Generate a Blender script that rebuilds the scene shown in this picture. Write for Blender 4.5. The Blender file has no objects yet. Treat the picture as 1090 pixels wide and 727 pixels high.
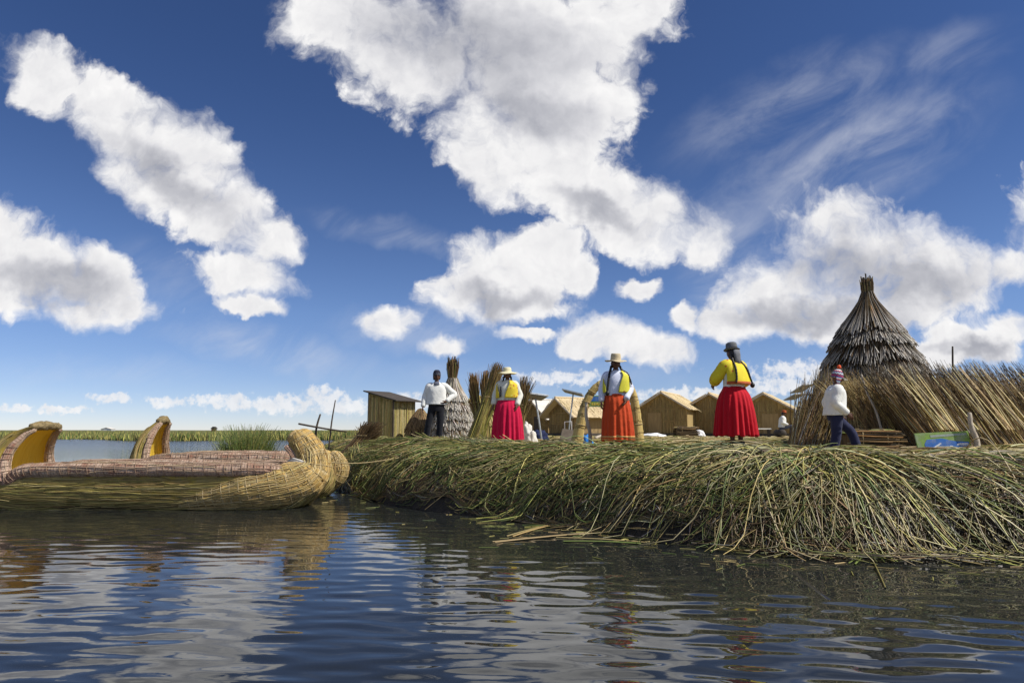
import bpy, bmesh, math, random
import numpy as np
from mathutils import Vector, Matrix

random.seed(7)
rng = np.random.default_rng(7)
scene = bpy.context.scene
COL = scene.collection
R = math.radians

# ------------------------------------------------------------------ camera
F = 727.0                      # focal length in photo pixels (photo 1090 x 727, 24 mm)
CAM_Z = 1.2                    # eye height above the lake
HORIZON = 458.0
TH = math.atan((HORIZON - 363.5) / F)
CT, ST = math.cos(TH), math.sin(TH)


def ray(px, py):
    u = (px - 545.0) / F
    v = (363.5 - py) / F
    return Vector((u, CT - v * ST, ST + v * CT))


def at(px, py, Y):
    d = ray(px, py)
    t = Y / d.y
    return Vector((d.x * t, Y, CAM_Z + d.z * t))


def q_of(px, py):
    d = ray(px, py)
    return d.x / d.y, d.z / d.y


cam_data = bpy.data.cameras.new("camera")
cam = bpy.data.objects.new("camera", cam_data)
COL.objects.link(cam)
cam_data.sensor_width = 36.0
cam_data.lens = 36.0 * F / 1090.0
cam_data.clip_start = 0.05
cam_data.clip_end = 30000
cam.location = (0, 0, CAM_Z)
cam.rotation_euler = (math.pi / 2 + TH, 0, 0)
scene.camera = cam
scene.view_settings.view_transform = 'Standard'
scene.view_settings.look = 'None'
scene.view_settings.exposure = 0.12
scene.view_settings.gamma = 1.0
scene.view_settings.use_curve_mapping = False
scene.cycles.max_bounces = 6
scene.cycles.diffuse_bounces = 3
scene.cycles.glossy_bounces = 3
scene.cycles.use_denoising = True

# ------------------------------------------------------------------ sun and sky
SUN_EL, SUN_AZ = 49.0, 106.0       # azimuth clockwise from +Y (view direction)
sd = Vector((math.cos(R(SUN_EL)) * math.sin(R(SUN_AZ)), math.cos(R(SUN_EL)) * math.cos(R(SUN_AZ)), math.sin(R(SUN_EL))))
sun_data = bpy.data.lights.new("sun", 'SUN')
sun_data.energy = 4.8
sun_data.angle = R(0.5)
sun_data.color = (1.0, 0.95, 0.87)
sun = bpy.data.objects.new("sun", sun_data)
COL.objects.link(sun)
sun.rotation_euler = (-sd).to_track_quat('-Z', 'Y').to_euler()
sun.location = sd * 60


class NT:
    """small node tree writer"""

    def __init__(self, tree):
        self.t = tree
        self.n = tree.nodes
        self.l = tree.links

    def add(self, typ, **kw):
        nd = self.n.new(typ)
        for k, v in kw.items():
            setattr(nd, k, v)
        return nd

    def put(self, sock, val):
        if hasattr(val, 'is_output'):
            self.l.new(val, sock)
        else:
            sock.default_value = val

    def math(self, op, a, b=0.0, c=0.0, clamp=False):
        nd = self.add('ShaderNodeMath', operation=op, use_clamp=clamp)
        self.put(nd.inputs[0], a)
        self.put(nd.inputs[1], b)
        self.put(nd.inputs[2], c)
        return nd.outputs[0]

    def vmath(self, op, a, b=None, scale=None):
        nd = self.add('ShaderNodeVectorMath', operation=op)
        self.put(nd.inputs[0], a)
        if b is not None:
            self.put(nd.inputs[1], b)
        if scale is not None:
            self.put(nd.inputs['Scale'], scale)
        return nd.outputs['Value'] if op in ('LENGTH', 'DOT_PRODUCT') else nd.outputs['Vector']

    def noise(self, vec, scale, detail=4.0, rough=0.5, dist=0.0, color=False, dims='3D'):
        nd = self.add('ShaderNodeTexNoise', noise_dimensions=dims)
        if vec is not None:
            self.put(nd.inputs['Vector'], vec)
        nd.inputs['Scale'].default_value = scale
        nd.inputs['Detail'].default_value = detail
        nd.inputs['Roughness'].default_value = rough
        nd.inputs['Distortion'].default_value = dist
        return nd.outputs['Color'] if color else nd.outputs[0]

    def mapping(self, vec, loc=(0, 0, 0), rot=(0, 0, 0), scale=(1, 1, 1), typ='POINT'):
        nd = self.add('ShaderNodeMapping', vector_type=typ)
        self.put(nd.inputs['Vector'], vec)
        nd.inputs['Location'].default_value = loc
        nd.inputs['Rotation'].default_value = rot
        nd.inputs['Scale'].default_value = scale
        return nd.outputs[0]

    def smooth(self, x, lo, hi, a=0.0, b=1.0):
        nd = self.add('ShaderNodeMapRange', interpolation_type='SMOOTHSTEP')
        self.put(nd.inputs[0], x)
        nd.inputs[1].default_value = lo
        nd.inputs[2].default_value = hi
        nd.inputs[3].default_value = a
        nd.inputs[4].default_value = b
        return nd.outputs[0]

    def mix(self, fac, a, b, typ='RGBA', blend='MIX'):
        nd = self.add('ShaderNodeMix', data_type=typ)
        if typ == 'RGBA':
            nd.blend_type = blend
            ia, ib, out = nd.inputs[6], nd.inputs[7], nd.outputs[2]
        else:
            ia, ib, out = nd.inputs[2], nd.inputs[3], nd.outputs[0]
        self.put(nd.inputs[0], fac)
        self.put(ia, a)
        self.put(ib, b)
        return out

    def ramp(self, fac, stops, interp='LINEAR'):
        nd = self.add('ShaderNodeValToRGB')
        nd.color_ramp.interpolation = interp
        el = nd.color_ramp.elements
        while len(el) < len(stops):
            el.new(0.5)
        for e, (p, c) in zip(el, stops):
            e.position = p
            e.color = (*c[:3], 1.0)
        self.put(nd.inputs[0], fac)
        return nd.outputs[0]


def c4(c):
    return (c[0], c[1], c[2], 1.0)


# cloud puffs: photo position, radii and clockwise tilt, turned into sky directions
PUFFS = [
    # long cloud upper left
    (45, 82, 66, 40, 32), (120, 122, 85, 50, 35), (190, 175, 85, 62, 35), (245, 232, 75, 50, 30), (292, 255, 42, 32, 10),
    (255, 290, 70, 26, 8), (268, 327, 38, 13, 15), (140, 190, 60, 30, 38),
    # left edge
    (38, 285, 88, 50, 18), (-10, 250, 50, 42, 0), (105, 298, 55, 36, 18), (95, 332, 84, 22, 4), (20, 312, 72, 34, 5),
    # the huge one
    (365, 22, 84, 62, 30), (450, 55, 112, 84, 15), (550, 60, 135, 118, 0), (622, 90, 74, 84, 0), (660, 15, 82, 48, 0),
    (560, 150, 112, 72, 25), (622, 205, 88, 50, 25), (692, 238, 56, 46, 10), (648, 238, 55, 32, 30), (520, 175, 58, 42, 20),
    # middle
    (545, 290, 82, 56, 0), (582, 270, 48, 40, 0), (486, 312, 56, 26, 0), (535, 326, 80, 24, 4), (612, 292, 34, 28, 0),
    (413, 347, 36, 21, 5), (478, 374, 30, 12, 0),
    (648, 362, 64, 24, 8), (697, 377, 50, 20, 10), (622, 366, 36, 14, 0),
    (687, 309, 34, 15, 0), (748, 255, 36, 34, 40), (562, 356, 36, 9, 5), (735, 340, 16, 24, 0),
    # right
    (900, 252, 92, 52, 5), (960, 272, 96, 54, 10), (872, 302, 100, 48, 0), (822, 318, 64, 40, 0), (1002, 298, 68, 50, 0),
    (922, 324, 110, 44, 0), (790, 347, 58, 24, 0), (852, 348, 70, 22, 0), (1078, 280, 38, 24, 0), (1034, 278, 44, 38, 0),
    (1036, 366, 58, 22, 0), (1084, 345, 36, 20, 0), (996, 378, 50, 14, 0), (1150, 250, 90, 60, 10), (1190, 340, 90, 40, 0),
    # above and beside the frame
    (560, -70, 170, 90, 0), (-120, 90, 110, 70, 20), (-160, 300, 120, 60, 10), (760, -190, 130, 70, 20), (180, -180, 140, 60, 20),
]
# low row over the horizon
ROW = [
    (120, 424, 28, 7, 0), (178, 428, 26, 8, 0), (212, 424, 18, 8, 0), (246, 428, 42, 11, 0), (300, 431, 50, 12, 0),
    (345, 422, 28, 14, 0), (362, 433, 40, 12, 0), (18, 435, 26, 6, 0), (65, 436, 40, 5, 0), (900, 395, 120, 16, 0),
    (600, 402, 60, 9, 0), (740, 420, 90, 9, 0), (440, 428, 60, 10, 0), (830, 410, 60, 10, 0),
]
# thick grey hearts of the clouds, seen from below
CORES = [(500, 45, 150, 62, 12), (560, 110, 90, 40, 20), (900, 285, 80, 46, 5), (975, 300, 90, 34, 5), (60, 305, 90, 26, 15),
         (180, 190, 90, 26, 35), (535, 318, 60, 18, 0), (870, 335, 130, 20, 0), (1040, 372, 50, 12, 0), (640, 225, 60, 18, 25)]
VEILS = [(280, 370, 170, 34, 8, .75), (430, 250, 170, 26, 12, .5), (460, 350, 160, 40, 5, .5), (180, 300, 120, 60, 20, .35), (900, 165, 260, 90, -28, .70), (850, 110, 220, 70, -30, .55), (770, 240, 120, 80, -30, .55),
         (1000, 60, 140, 50, -20, .35), (760, 300, 60, 60, 0, .45), (960, 390, 200, 30, 0, .5), (560, 400, 260, 22, 0, .45), (100, 395, 220, 26, 5, .3)]


def puff_group(name, puffs, blend):
    g = bpy.data.node_groups.new(name, 'ShaderNodeTree')
    g.interface.new_socket('Vector', in_out='INPUT', socket_type='NodeSocketVector')
    g.interface.new_socket('Value', in_out='OUTPUT', socket_type='NodeSocketFloat')
    T = NT(g)
    gi = T.add('NodeGroupInput')
    go = T.add('NodeGroupOutput')
    acc = None
    frames = {}
    groups = {}
    for p in puffs:               # a few shared tilted frames keep each puff to three cheap nodes
        groups.setdefault(int(round(p[4] / 12.0)) * 12, []).append(p)
    i = 0
    for rot, ps in groups.items():
        c, sn = math.cos(R(rot)), math.sin(R(rot))
        vec = base = T.mapping(gi.outputs[0], rot=(0, 0, R(rot))) if rot else gi.outputs[0]
        for p in ps:
            x, y, rx, ry = p[:4]
            qx, qz = q_of(x, y)
            ux, uz = c * qx - sn * qz, sn * qx + c * qz
            if i and i % 4 == 0:      # keeps the evaluation in sequence, so the node stack stays small
                vec = T.vmath('MULTIPLY_ADD', acc, (1e-7, 1e-7, 1e-7))
                T.put(vec.node.inputs[2], base)
            i += 1
            m = T.vmath('MULTIPLY_ADD', vec, (F / rx, F / ry, 0))
            m.node.inputs[2].default_value = (-ux * F / rx, -uz * F / ry, 0)
            d = T.vmath('LENGTH', m)
            if len(p) > 5:            # weighted veil
                d = T.math('SUBTRACT', 1.0, T.math('MULTIPLY', T.smooth(d, 0.0, 1.0, 1.0, 0.0), p[5]))
            acc = d if acc is None else T.math('SMOOTH_MIN', acc, d, blend)
    out = T.math('SUBTRACT', 1.0, acc)
    T.l.new(out, go.inputs[0])
    return g


def detail_group():
    """billows: value of the small-scale cloud relief at a sky position"""
    g = bpy.data.node_groups.new('cloud_billows', 'ShaderNodeTree')
    g.interface.new_socket('Vector', in_out='INPUT', socket_type='NodeSocketVector')
    g.interface.new_socket('Value', in_out='OUTPUT', socket_type='NodeSocketFloat')
    T = NT(g)
    gi = T.add('NodeGroupInput')
    go = T.add('NodeGroupOutput')
    vv = gi.outputs[0]
    fb = T.noise(vv, 12.0, 9.0, 0.60, dims='2D')
    vo = T.add('ShaderNodeTexVoronoi', feature='F1', voronoi_dimensions='2D')
    T.put(vo.inputs['Vector'], vv)
    vo.inputs['Scale'].default_value = 20.0
    vo.inputs['Detail'].default_value = 3.0
    vo.inputs['Roughness'].default_value = 0.6
    vo.inputs['Lacunarity'].default_value = 2.2
    a = T.math('MULTIPLY', T.math('SUBTRACT', fb, 0.5), 1.25)
    b = T.math('MULTIPLY', T.math('SUBTRACT', 0.40, vo.outputs['Distance']), 0.22)
    T.l.new(T.math('ADD', a, b), go.inputs[0])
    return g


def warp(T, v):
    wn = T.noise(v, 8.0, 2.0, 0.5, color=True, dims='2D')
    w = T.vmath('SCALE', T.vmath('SUBTRACT', wn, (0.5, 0.5, 0.5)), scale=0.05)
    wn2 = T.noise(v, 34.0, 3.0, 0.55, color=True, dims='2D')
    w2 = T.vmath('SCALE', T.vmath('SUBTRACT', wn2, (0.5, 0.5, 0.5)), scale=0.022)
    return T.vmath('ADD', T.vmath('ADD', v, w), w2)


def build_world():
    w = bpy.data.worlds.new("World")
    scene.world = w
    w.use_nodes = True
    T = NT(w.node_tree)
    T.n.clear()
    out = T.add('ShaderNodeOutputWorld')
    bg = T.add('ShaderNodeBackground')
    sky = T.add('ShaderNodeTexSky', sky_type='NISHITA')
    sky.sun_disc = False
    sky.sun_elevation = R(SUN_EL)
    sky.sun_rotation = R(SUN_AZ)
    sky.altitude = 3800
    sky.air_density = 1.0
    sky.dust_density = 0.6
    sky.ozone_density = 2.0
    tc = T.add('ShaderNodeTexCoord')
    d = tc.outputs['Generated']
    sep = T.add('ShaderNodeSeparateXYZ')
    T.put(sep.inputs[0], d)
    x, y, z = sep.outputs
    ym = T.math('MAXIMUM', y, 0.12)
    q = T.add('ShaderNodeCombineXYZ')
    T.put(q.inputs[0], T.math('DIVIDE', x, ym))
    T.put(q.inputs[1], T.math('DIVIDE', z, ym))
    T.put(q.inputs[2], 0.37)
    q = q.outputs[0]
    front = T.smooth(y, 0.15, 0.35)
    bill = detail_group()
    vv = warp(T, q)
    pn = T.add('ShaderNodeGroup', node_tree=puff_group('cloud_puffs', PUFFS, 0.22))
    T.put(pn.inputs[0], vv)
    body = pn.outputs[0]
    n1 = T.add('ShaderNodeGroup', node_tree=bill)
    T.put(n1.inputs[0], vv)
    n2 = T.add('ShaderNodeGroup', node_tree=bill)
    T.put(n2.inputs[0], T.vmath('ADD', vv, (0.012, 0.020, 0.0)))
    rn = T.add('ShaderNodeGroup', node_tree=puff_group('cloud_row', ROW, 0.10))
    rw = T.vmath('SCALE', T.vmath('SUBTRACT', T.noise(q, 60.0, 3.0, 0.6, color=True, dims='2D'), (.5, .5, .5)), scale=0.018)
    T.put(rn.inputs[0], T.vmath('ADD', q, rw))
    row = T.math('ADD', T.math('MINIMUM', rn.outputs[0], 0.5), T.math('MULTIPLY', T.math('SUBTRACT', T.noise(q, 70.0, 4.0, 0.6, dims='2D'), 0.5), 1.5))
    D = T.math('ADD', T.math('MINIMUM', T.math('MULTIPLY_ADD', body, 1.25, 0.15), 0.80), n1.outputs[0])
    soft = T.math('MULTIPLY_ADD', T.smooth(T.noise(q, 5.5, 3.0, 0.5, dims='2D'), 0.3, 0.7), 0.95, 0.60)
    alpha = T.math('MAXIMUM', T.smooth(T.math('DIVIDE', D, soft), -0.06, 0.58), T.math('MULTIPLY', T.smooth(row, 0.0, 0.6), 0.8))
    lit = T.math('SUBTRACT', n1.outputs[0], n2.outputs[0])
    # grey undersides and hearts
    cg = T.add('ShaderNodeGroup', node_tree=puff_group('cloud_hearts', CORES, 0.2))
    wn = T.vmath('SCALE', T.vmath('SUBTRACT', T.noise(q, 14.0, 4.0, 0.55, color=True, dims='2D'), (.5, .5, .5)), scale=0.09)
    T.put(cg.inputs[0], T.vmath('ADD', q, wn))
    core = T.smooth(cg.outputs[0], -0.35, 0.85)
    thick = T.smooth(D, 0.25, 1.1)
    s = T.math('MULTIPLY_ADD', lit, 0.24, 0.89)
    s = T.math('SUBTRACT', s, T.math('MULTIPLY', core, 0.40))
    s = T.math('SUBTRACT', s, T.math('MULTIPLY', thick, 0.06))
    s = T.math('MINIMUM', T.math('MAXIMUM', s, 0.0), 1.0)
    ccol = T.ramp(s, [(0.0, (0.20, 0.21, 0.26)), (0.35, (0.34, 0.35, 0.40)), (0.7, (0.64, 0.64, 0.67)), (1.0, (0.94, 0.93, 0.92))])
    # thin high veils
    vg = T.add('ShaderNodeGroup', node_tree=puff_group('veils', VEILS, 0.04))
    T.put(vg.inputs[0], T.vmath('ADD', q, T.vmath('SCALE', wn, scale=0.5)))
    str1 = T.noise(T.mapping(T.mapping(q, rot=(0, 0, R(-32))), scale=(2.6, 7.5, 1)), 2.0, 7.0, 0.60, 0.35, dims='2D')
    veil = T.math('MULTIPLY', T.math('MAXIMUM', T.math('SUBTRACT', vg.outputs[0], 0.03), 0.0), T.smooth(str1, 0.25, 0.85))
    veil = T.math('MULTIPLY', veil, 0.80, clamp=True)
    # blue, a touch deeper away from the horizon as through a polariser
    hs = T.add('ShaderNodeHueSaturation')
    hs.inputs['Saturation'].default_value = 1.10
    hs.inputs['Value'].default_value = 1.0
    T.put(hs.inputs['Color'], sky.outputs[0])
    k = T.smooth(z, 0.0, 0.5)
    tint = T.ramp(k, [(0.0, (0.86, 0.80, 0.90)), (0.25, (0.96, 0.91, 1.0)), (1.0, (0.66, 0.70, 0.88))])
    blue = T.mix(1.0, hs.outputs[0], tint, blend='MULTIPLY')
    SKY_STRENGTH = 0.105
    # cloud light is written for strength 1 and divided by the sky strength
    sc = 1.0 / SKY_STRENGTH
    vcol = T.mix(veil, blue, (0.66 * sc, 0.68 * sc, 0.74 * sc, 1))
    cl = T.vmath('SCALE', ccol, scale=sc)
    col = T.mix(T.math('MULTIPLY', alpha, front), vcol, cl)
    # broken cumulus over the rest of the sky (behind and beside the viewer)
    gen = T.noise(d, 2.6, 5.0, 0.58)
    ga = T.math('MULTIPLY', T.smooth(gen, 0.52, 0.62), T.math('SUBTRACT', 1.0, front))
    ga = T.math('MULTIPLY', ga, T.smooth(z, 0.02, 0.12))
    col = T.mix(ga, col, (0.75 * sc, 0.75 * sc, 0.77 * sc, 1))
    T.put(bg.inputs[0], col)
    bg.inputs[1].default_value = SKY_STRENGTH
    T.l.new(bg.outputs[0], out.inputs[0])
    w.cycles.sampling_method = 'MANUAL'
    w.cycles.sample_map_resolution = 512


build_world()
# ------------------------------------------------------------------ mesh helpers
def tag(o, label=None, cat=None, group=None, kind=None):
    if label:
        o['label'] = label
    if cat:
        o['category'] = cat
    if group:
        o['group'] = group
    if kind:
        o['kind'] = kind
    return o


def link(name, mesh, mat=None, parent=None):
    o = bpy.data.objects.new(name, mesh)
    COL.objects.link(o)
    if mat is not None and mesh is not None and len(mesh.materials) == 0:
        mesh.materials.append(mat)
    if parent is not None:
        o.parent = parent
    return o


def empty(name, loc=(0, 0, 0), rz=0.0):
    o = bpy.data.objects.new(name, None)
    COL.objects.link(o)
    o.empty_display_size = 0.2
    o.location = loc
    o.rotation_euler = (0, 0, rz)
    return o


def np_mesh(name, verts, quads, col=None, smooth=True, tris=None, par=None):
    me = bpy.data.meshes.new(name)
    nv, nq = len(verts), len(quads)
    nt = 0 if tris is None else len(tris)
    me.vertices.add(nv)
    me.vertices.foreach_set('co', np.asarray(verts, dtype=np.float32).ravel())
    idx = np.asarray(quads, dtype=np.int32).ravel()
    starts = np.arange(nq, dtype=np.int32) * 4
    if nt:
        idx = np.concatenate([idx, np.asarray(tris, dtype=np.int32).ravel()])
        starts = np.concatenate([starts, nq * 4 + np.arange(nt, dtype=np.int32) * 3])
    me.loops.add(len(idx))
    me.loops.foreach_set('vertex_index', idx)
    me.polygons.add(nq + nt)
    me.polygons.foreach_set('loop_start', starts)
    me.polygons.foreach_set('use_smooth', np.full(nq + nt, smooth, dtype=bool))
    me.update(calc_edges=True)
    if col is not None:
        a = me.color_attributes.new('Col', 'FLOAT_COLOR', 'POINT')
        c = np.ones((nv, 4), dtype=np.float32)
        c[:, :3] = col
        a.data.foreach_set('color', c.ravel())
    if par is not None:
        a = me.attributes.new('Par', 'FLOAT_VECTOR', 'POINT')
        a.data.foreach_set('vector', np.asarray(par, dtype=np.float32).ravel())
    return me


def tubes_arrays(P, r, col=None, sides=3):
    """P (N,K,3) centre lines, r (N,K) radii, col (N,K,3)"""
    P = np.asarray(P, dtype=np.float64)
    N, K, _ = P.shape
    r = np.broadcast_to(np.asarray(r, dtype=np.float64), (N, K))
    t = np.gradient(P, axis=1)
    t /= np.linalg.norm(t, axis=2, keepdims=True) + 1e-9
    ref = np.zeros((N, 1, 3))
    ref[..., 2] = 1.0
    mt = np.abs(t[:, :, 2]).mean(axis=1) > 0.8
    ref[mt] = (0.0, 1.0, 0.0)
    a = np.cross(t, np.broadcast_to(ref, t.shape))
    a /= np.linalg.norm(a, axis=2, keepdims=True) + 1e-9
    b = np.cross(t, a)
    ang = np.arange(sides) * 2 * np.pi / sides
    V = P[:, :, None, :] + r[:, :, None, None] * (a[:, :, None, :] * np.cos(ang)[None, None, :, None] + b[:, :, None, :] * np.sin(ang)[None, None, :, None])
    base = (np.arange(N) * K * sides)[:, None, None]
    k = (np.arange(K - 1) * sides)[None, :, None]
    s = np.arange(sides)[None, None, :]
    s2 = (s + 1) % sides
    q = np.stack([base + k + s, base + k + s2, base + k + sides + s2, base + k + sides + s], axis=-1).reshape(-1, 4)
    C = None
    if col is not None:
        C = np.broadcast_to(np.asarray(col, dtype=np.float64).reshape((N, -1, 3)), (N, K, 3)) if np.asarray(col).ndim == 2 else col
        C = np.repeat(C.reshape(-1, 3), sides, axis=0)
    return V.reshape(-1, 3), q, C


def tubes(name, P, r, col=None, mat=None, sides=3, parent=None):
    V, q, C = tubes_arrays(P, r, col, sides)
    return link(name, np_mesh(name, V, q, C), mat, parent)


PAL = {
    'green': (0.085, 0.125, 0.028), 'leaf': (0.14, 0.18, 0.045), 'olive': (0.17, 0.165, 0.055), 'yellow': (0.33, 0.30, 0.085),
    'straw': (0.40, 0.31, 0.13), 'pale': (0.52, 0.44, 0.24), 'tan': (0.25, 0.165, 0.075), 'brown': (0.13, 0.085, 0.042),
    'dark': (0.050, 0.040, 0.026), 'grey': (0.30, 0.27, 0.22), 'rust': (0.30, 0.17, 0.06), 'ash': (0.46, 0.43, 0.38), 'blush': (0.38, 0.23, 0.16),
}


def pick(n, **w):
    keys = list(w)
    p = np.array([w[k] for k in keys], dtype=float)
    c = np.array([PAL[k] for k in keys])[rng.choice(len(keys), n, p=p / p.sum())]
    c = c * np.clip(rng.lognormal(0, 0.32, (n, 1)), .4, 1.9) * rng.uniform(0.92, 1.08, (n, 3))
    return c


# ------------------------------------------------------------------ materials
def principled(name):
    m = bpy.data.materials.new(name)
    m.use_nodes = True
    T = NT(m.node_tree)
    p = T.n['Principled BSDF']
    return m, T, p


def mat_attr(name, rough=0.65, vary=0.25, scale=9.0, spec=0.25):
    """stems: own colour from the mesh, with mottling along the stem"""
    m, T, p = principled(name)
    at_ = T.add('ShaderNodeAttribute', attribute_name='Col')
    geo = T.add('ShaderNodeNewGeometry')
    n = T.noise(geo.outputs['Position'], scale, 3.0, 0.6)
    k = T.math('MULTIPLY_ADD', n, vary * 2.0, 1.0 - vary)
    T.put(p.inputs['Base Color'], T.vmath('SCALE', at_.outputs['Color'], scale=k))
    p.inputs['Roughness'].default_value = rough
    p.inputs['Specular IOR Level'].default_value = spec
    return m


def mat_mottled(name, a, b, scale=6.0, rough=0.8, stretch=(1, 1, 1), bump=0.0, detail=5.0, lo=0.3, hi=0.7, spec=0.2, obj=True, c=None, cscale=1.5):
    m, T, p = principled(name)
    tc = T.add('ShaderNodeTexCoord')
    v = T.mapping(tc.outputs['Object'], scale=stretch)
    n = T.noise(v, scale, detail, 0.6)
    col = T.ramp(n, [(lo, a), (hi, b)])
    if c is not None:
        n2 = T.noise(tc.outputs['Object'], cscale, 3.0, 0.55)
        col = T.mix(T.smooth(n2, 0.45, 0.65), col, c4(c))
    T.put(p.inputs['Base Color'], col)
    p.inputs['Roughness'].default_value = rough
    p.inputs['Specular IOR Level'].default_value = spec
    if bump:
        bn = T.add('ShaderNodeBump')
        bn.inputs['Strength'].default_value = 1.0
        bn.inputs['Distance'].default_value = bump
        T.put(bn.inputs['Height'], n)
        T.l.new(bn.outputs[0], p.inputs['Normal'])
    return m


M_STEM = mat_attr('reed_stems')
M_FRESH = mat_attr('fresh_reed_stems', rough=0.45, spec=0.4)


# ------------------------------------------------------------------ lake
def build_lake():
    ys = np.concatenate([np.linspace(0.8, 2.8, 24)[:-1], 1.2 / np.linspace(1.2 / 2.8, 1.2 / 20.0, 680)[:-1], np.geomspace(20.0, 9000.0, 90)])
    kx = np.concatenate([np.linspace(-2.4, -1.0, 40)[:-1], np.linspace(-1.0, 1.0, 760), np.linspace(1.0, 2.4, 40)[1:]])
    Y, KX = np.meshgrid(ys, kx, indexing='ij')
    X = KX * (Y + 0.8)
    Z = np.zeros_like(X)
    g = np.random.default_rng(21)
    for i in range(48):
        lam = 0.10 * (1.3 / 0.10) ** g.random()
        d = g.normal(R(-95), R(20))
        k = 2 * np.pi / lam
        slope = 0.0128 * math.exp(-((math.log(lam / 0.19)) / 0.70) ** 2) + 0.0012
        amp = slope * lam / (2 * np.pi) * 1.42
        ph = g.uniform(0, 2 * np.pi)
        # slow bending of the crests keeps the ripples from lining up
        w = 0.9 * np.sin(X * 0.9 + i) + 0.9 * np.sin(Y * 0.7 + 2.1 * i)
        fade = np.clip(lam * 30.0 / np.maximum(Y, 1), 0, 1) ** 1.5
        Z += amp * fade * np.sin(k * (X * math.cos(d) + Y * math.sin(d)) + ph + w)
    # calmer and livelier patches
    patch = 0.75 + 0.35 * np.sin(X * 0.55 + 0.4 * Y) * np.sin(Y * 0.5 - 0.3 * X + 1.0)
    Z *= patch
    V = np.stack([X, Y, Z], axis=-1).reshape(-1, 3)
    ny, nx = X.shape
    i = (np.arange(ny - 1)[:, None] * nx + np.arange(nx - 1)[None, :])
    q = np.stack([i, i + 1, i + nx + 1, i + nx], axis=-1).reshape(-1, 4)
    m, T, p = principled('lake_water')
    p.inputs['Base Color'].default_value = (0.016, 0.018, 0.017, 1)
    p.inputs['Roughness'].default_value = 0.02
    p.inputs['IOR'].default_value = 1.40
    geo = T.add('ShaderNodeNewGeometry')
    n = T.noise(T.mapping(geo.outputs['Position'], scale=(1, 1.6, 1)), 4.0, 3.0, 0.5)
    far = T.add('ShaderNodeSeparateXYZ')
    T.put(far.inputs[0], geo.outputs['Position'])
    dist = T.smooth(far.outputs[1], 7.0, 40.0, 0.0012, 0.16)
    T.put(p.inputs['Roughness'], T.smooth(far.outputs[1], 12.0, 70.0, 0.02, 0.16))
    b = T.add('ShaderNodeBump')
    b.inputs['Strength'].default_value = 1.0
    T.put(b.inputs['Distance'], dist)
    T.put(b.inputs['Height'], n)
    T.l.new(b.outputs[0], p.inputs['Normal'])
    o = link('water', np_mesh('water', V, q), m)
    tag(o, kind='structure')


build_lake()

# ------------------------------------------------------------------ the reed island
CTRL = np.array([(-15, 75), (-11.5, 45), (-8.3, 29), (-5.6, 20), (-4.0, 15.6), (-3.15, 13.3), (-1.9, 11.3), (-0.33, 9.7), (1.6, 7.65), (2.9, 6.8),
                 (4.6, 6.55), (7, 6.3), (11, 6.2), (18, 7), (30, 15), (48, 40)], dtype=float)


def catmull(C, per=24):
    out = []
    for i in range(len(C) - 1):
        p0, p1, p2, p3 = C[max(i - 1, 0)], C[i], C[i + 1], C[min(i + 2, len(C) - 1)]
        t = np.linspace(0, 1, per, endpoint=False)[:, None]
        out.append(0.5 * ((2 * p1) + (-p0 + p2) * t + (2 * p0 - 5 * p1 + 4 * p2 - p3) * t ** 2 + (-p0 + 3 * p1 - 3 * p2 + p3) * t ** 3))
    return np.concatenate(out + [C[-1:]])


_sh = catmull(CTRL)
_seg = np.linalg.norm(np.diff(_sh, axis=0), axis=1)
_cum = np.concatenate([[0], np.cumsum(_seg)])
S_ALL = np.arange(0, _cum[-1], 0.1)
SHORE = np.stack([np.interp(S_ALL, _cum, _sh[:, 0]), np.interp(S_ALL, _cum, _sh[:, 1])], axis=1)
_t = np.gradient(SHORE, axis=0)
for _ in range(3):
    _t = np.stack([np.convolve(np.pad(_t[:, k], 6, mode='edge'), np.ones(13) / 13, 'valid') for k in (0, 1)], axis=1)
_t /= np.linalg.norm(_t, axis=1, keepdims=True)
NORM = np.stack([-_t[:, 1], _t[:, 0]], axis=1)
S_OF_X = lambda x: float(np.interp(x, SHORE[:, 0], S_ALL))

PW = np.array([-3.0, -0.6, 0.0, 0.15, 0.45, 0.9, 1.4, 1.9, 2.6, 3.6, 400.0])
PZ = np.array([-1.2, -0.5, -0.02, 0.25, 0.50, 0.68, 0.78, 0.82, 0.84, 0.86, 0.87])


def wobble(x, y):
    return (0.030 * np.sin(1.9 * x + 0.7 * y) * np.sin(1.3 * y - 0.6 * x + 1) + 0.022 * np.sin(4.3 * x - 2.1 * y + 2) + 0.016 * np.sin(3.1 * y + 5.2 * x))


DIP = (5.78, 12.0)


def bulge(x, y):
    u = x - 0.8 * y
    return 0.11 * np.sin(1.15 * u + 0.4) + 0.045 * np.sin(2.7 * u + 1.3) + 0.02 * np.sin(5.9 * u)


def height(w, x, y):
    w = w + bulge(x, y) * np.exp(-((np.asarray(w) - 0.5) / 0.8) ** 2)
    z = np.interp(w, PW, PZ)
    dip = 0.22 * np.exp(-(((x - DIP[0]) / 1.1) ** 2 + ((y - DIP[1]) / 1.0) ** 2))
    return z + wobble(x, y) * np.clip(w, 0, 1) - dip


def shore_dist(x, y):
    """signed distance inside the island"""
    p = np.stack([x, y], axis=-1)
    out = np.empty(len(p))
    for a in range(0, len(p), 4000):
        d = p[a:a + 4000, None, :] - SHORE[None]
        d2 = (d ** 2).sum(-1)
        j = d2.argmin(1)
        sgn = np.sign((d[np.arange(len(j)), j] * NORM[j]).sum(-1))
        out[a:a + 4000] = np.sqrt(d2.min(1)) * sgn
    return out


def ground_z(x, y):
    x, y = np.atleast_1d(np.asarray(x, float)), np.atleast_1d(np.asarray(y, float))
    return height(shore_dist(x, y), x, y)


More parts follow.
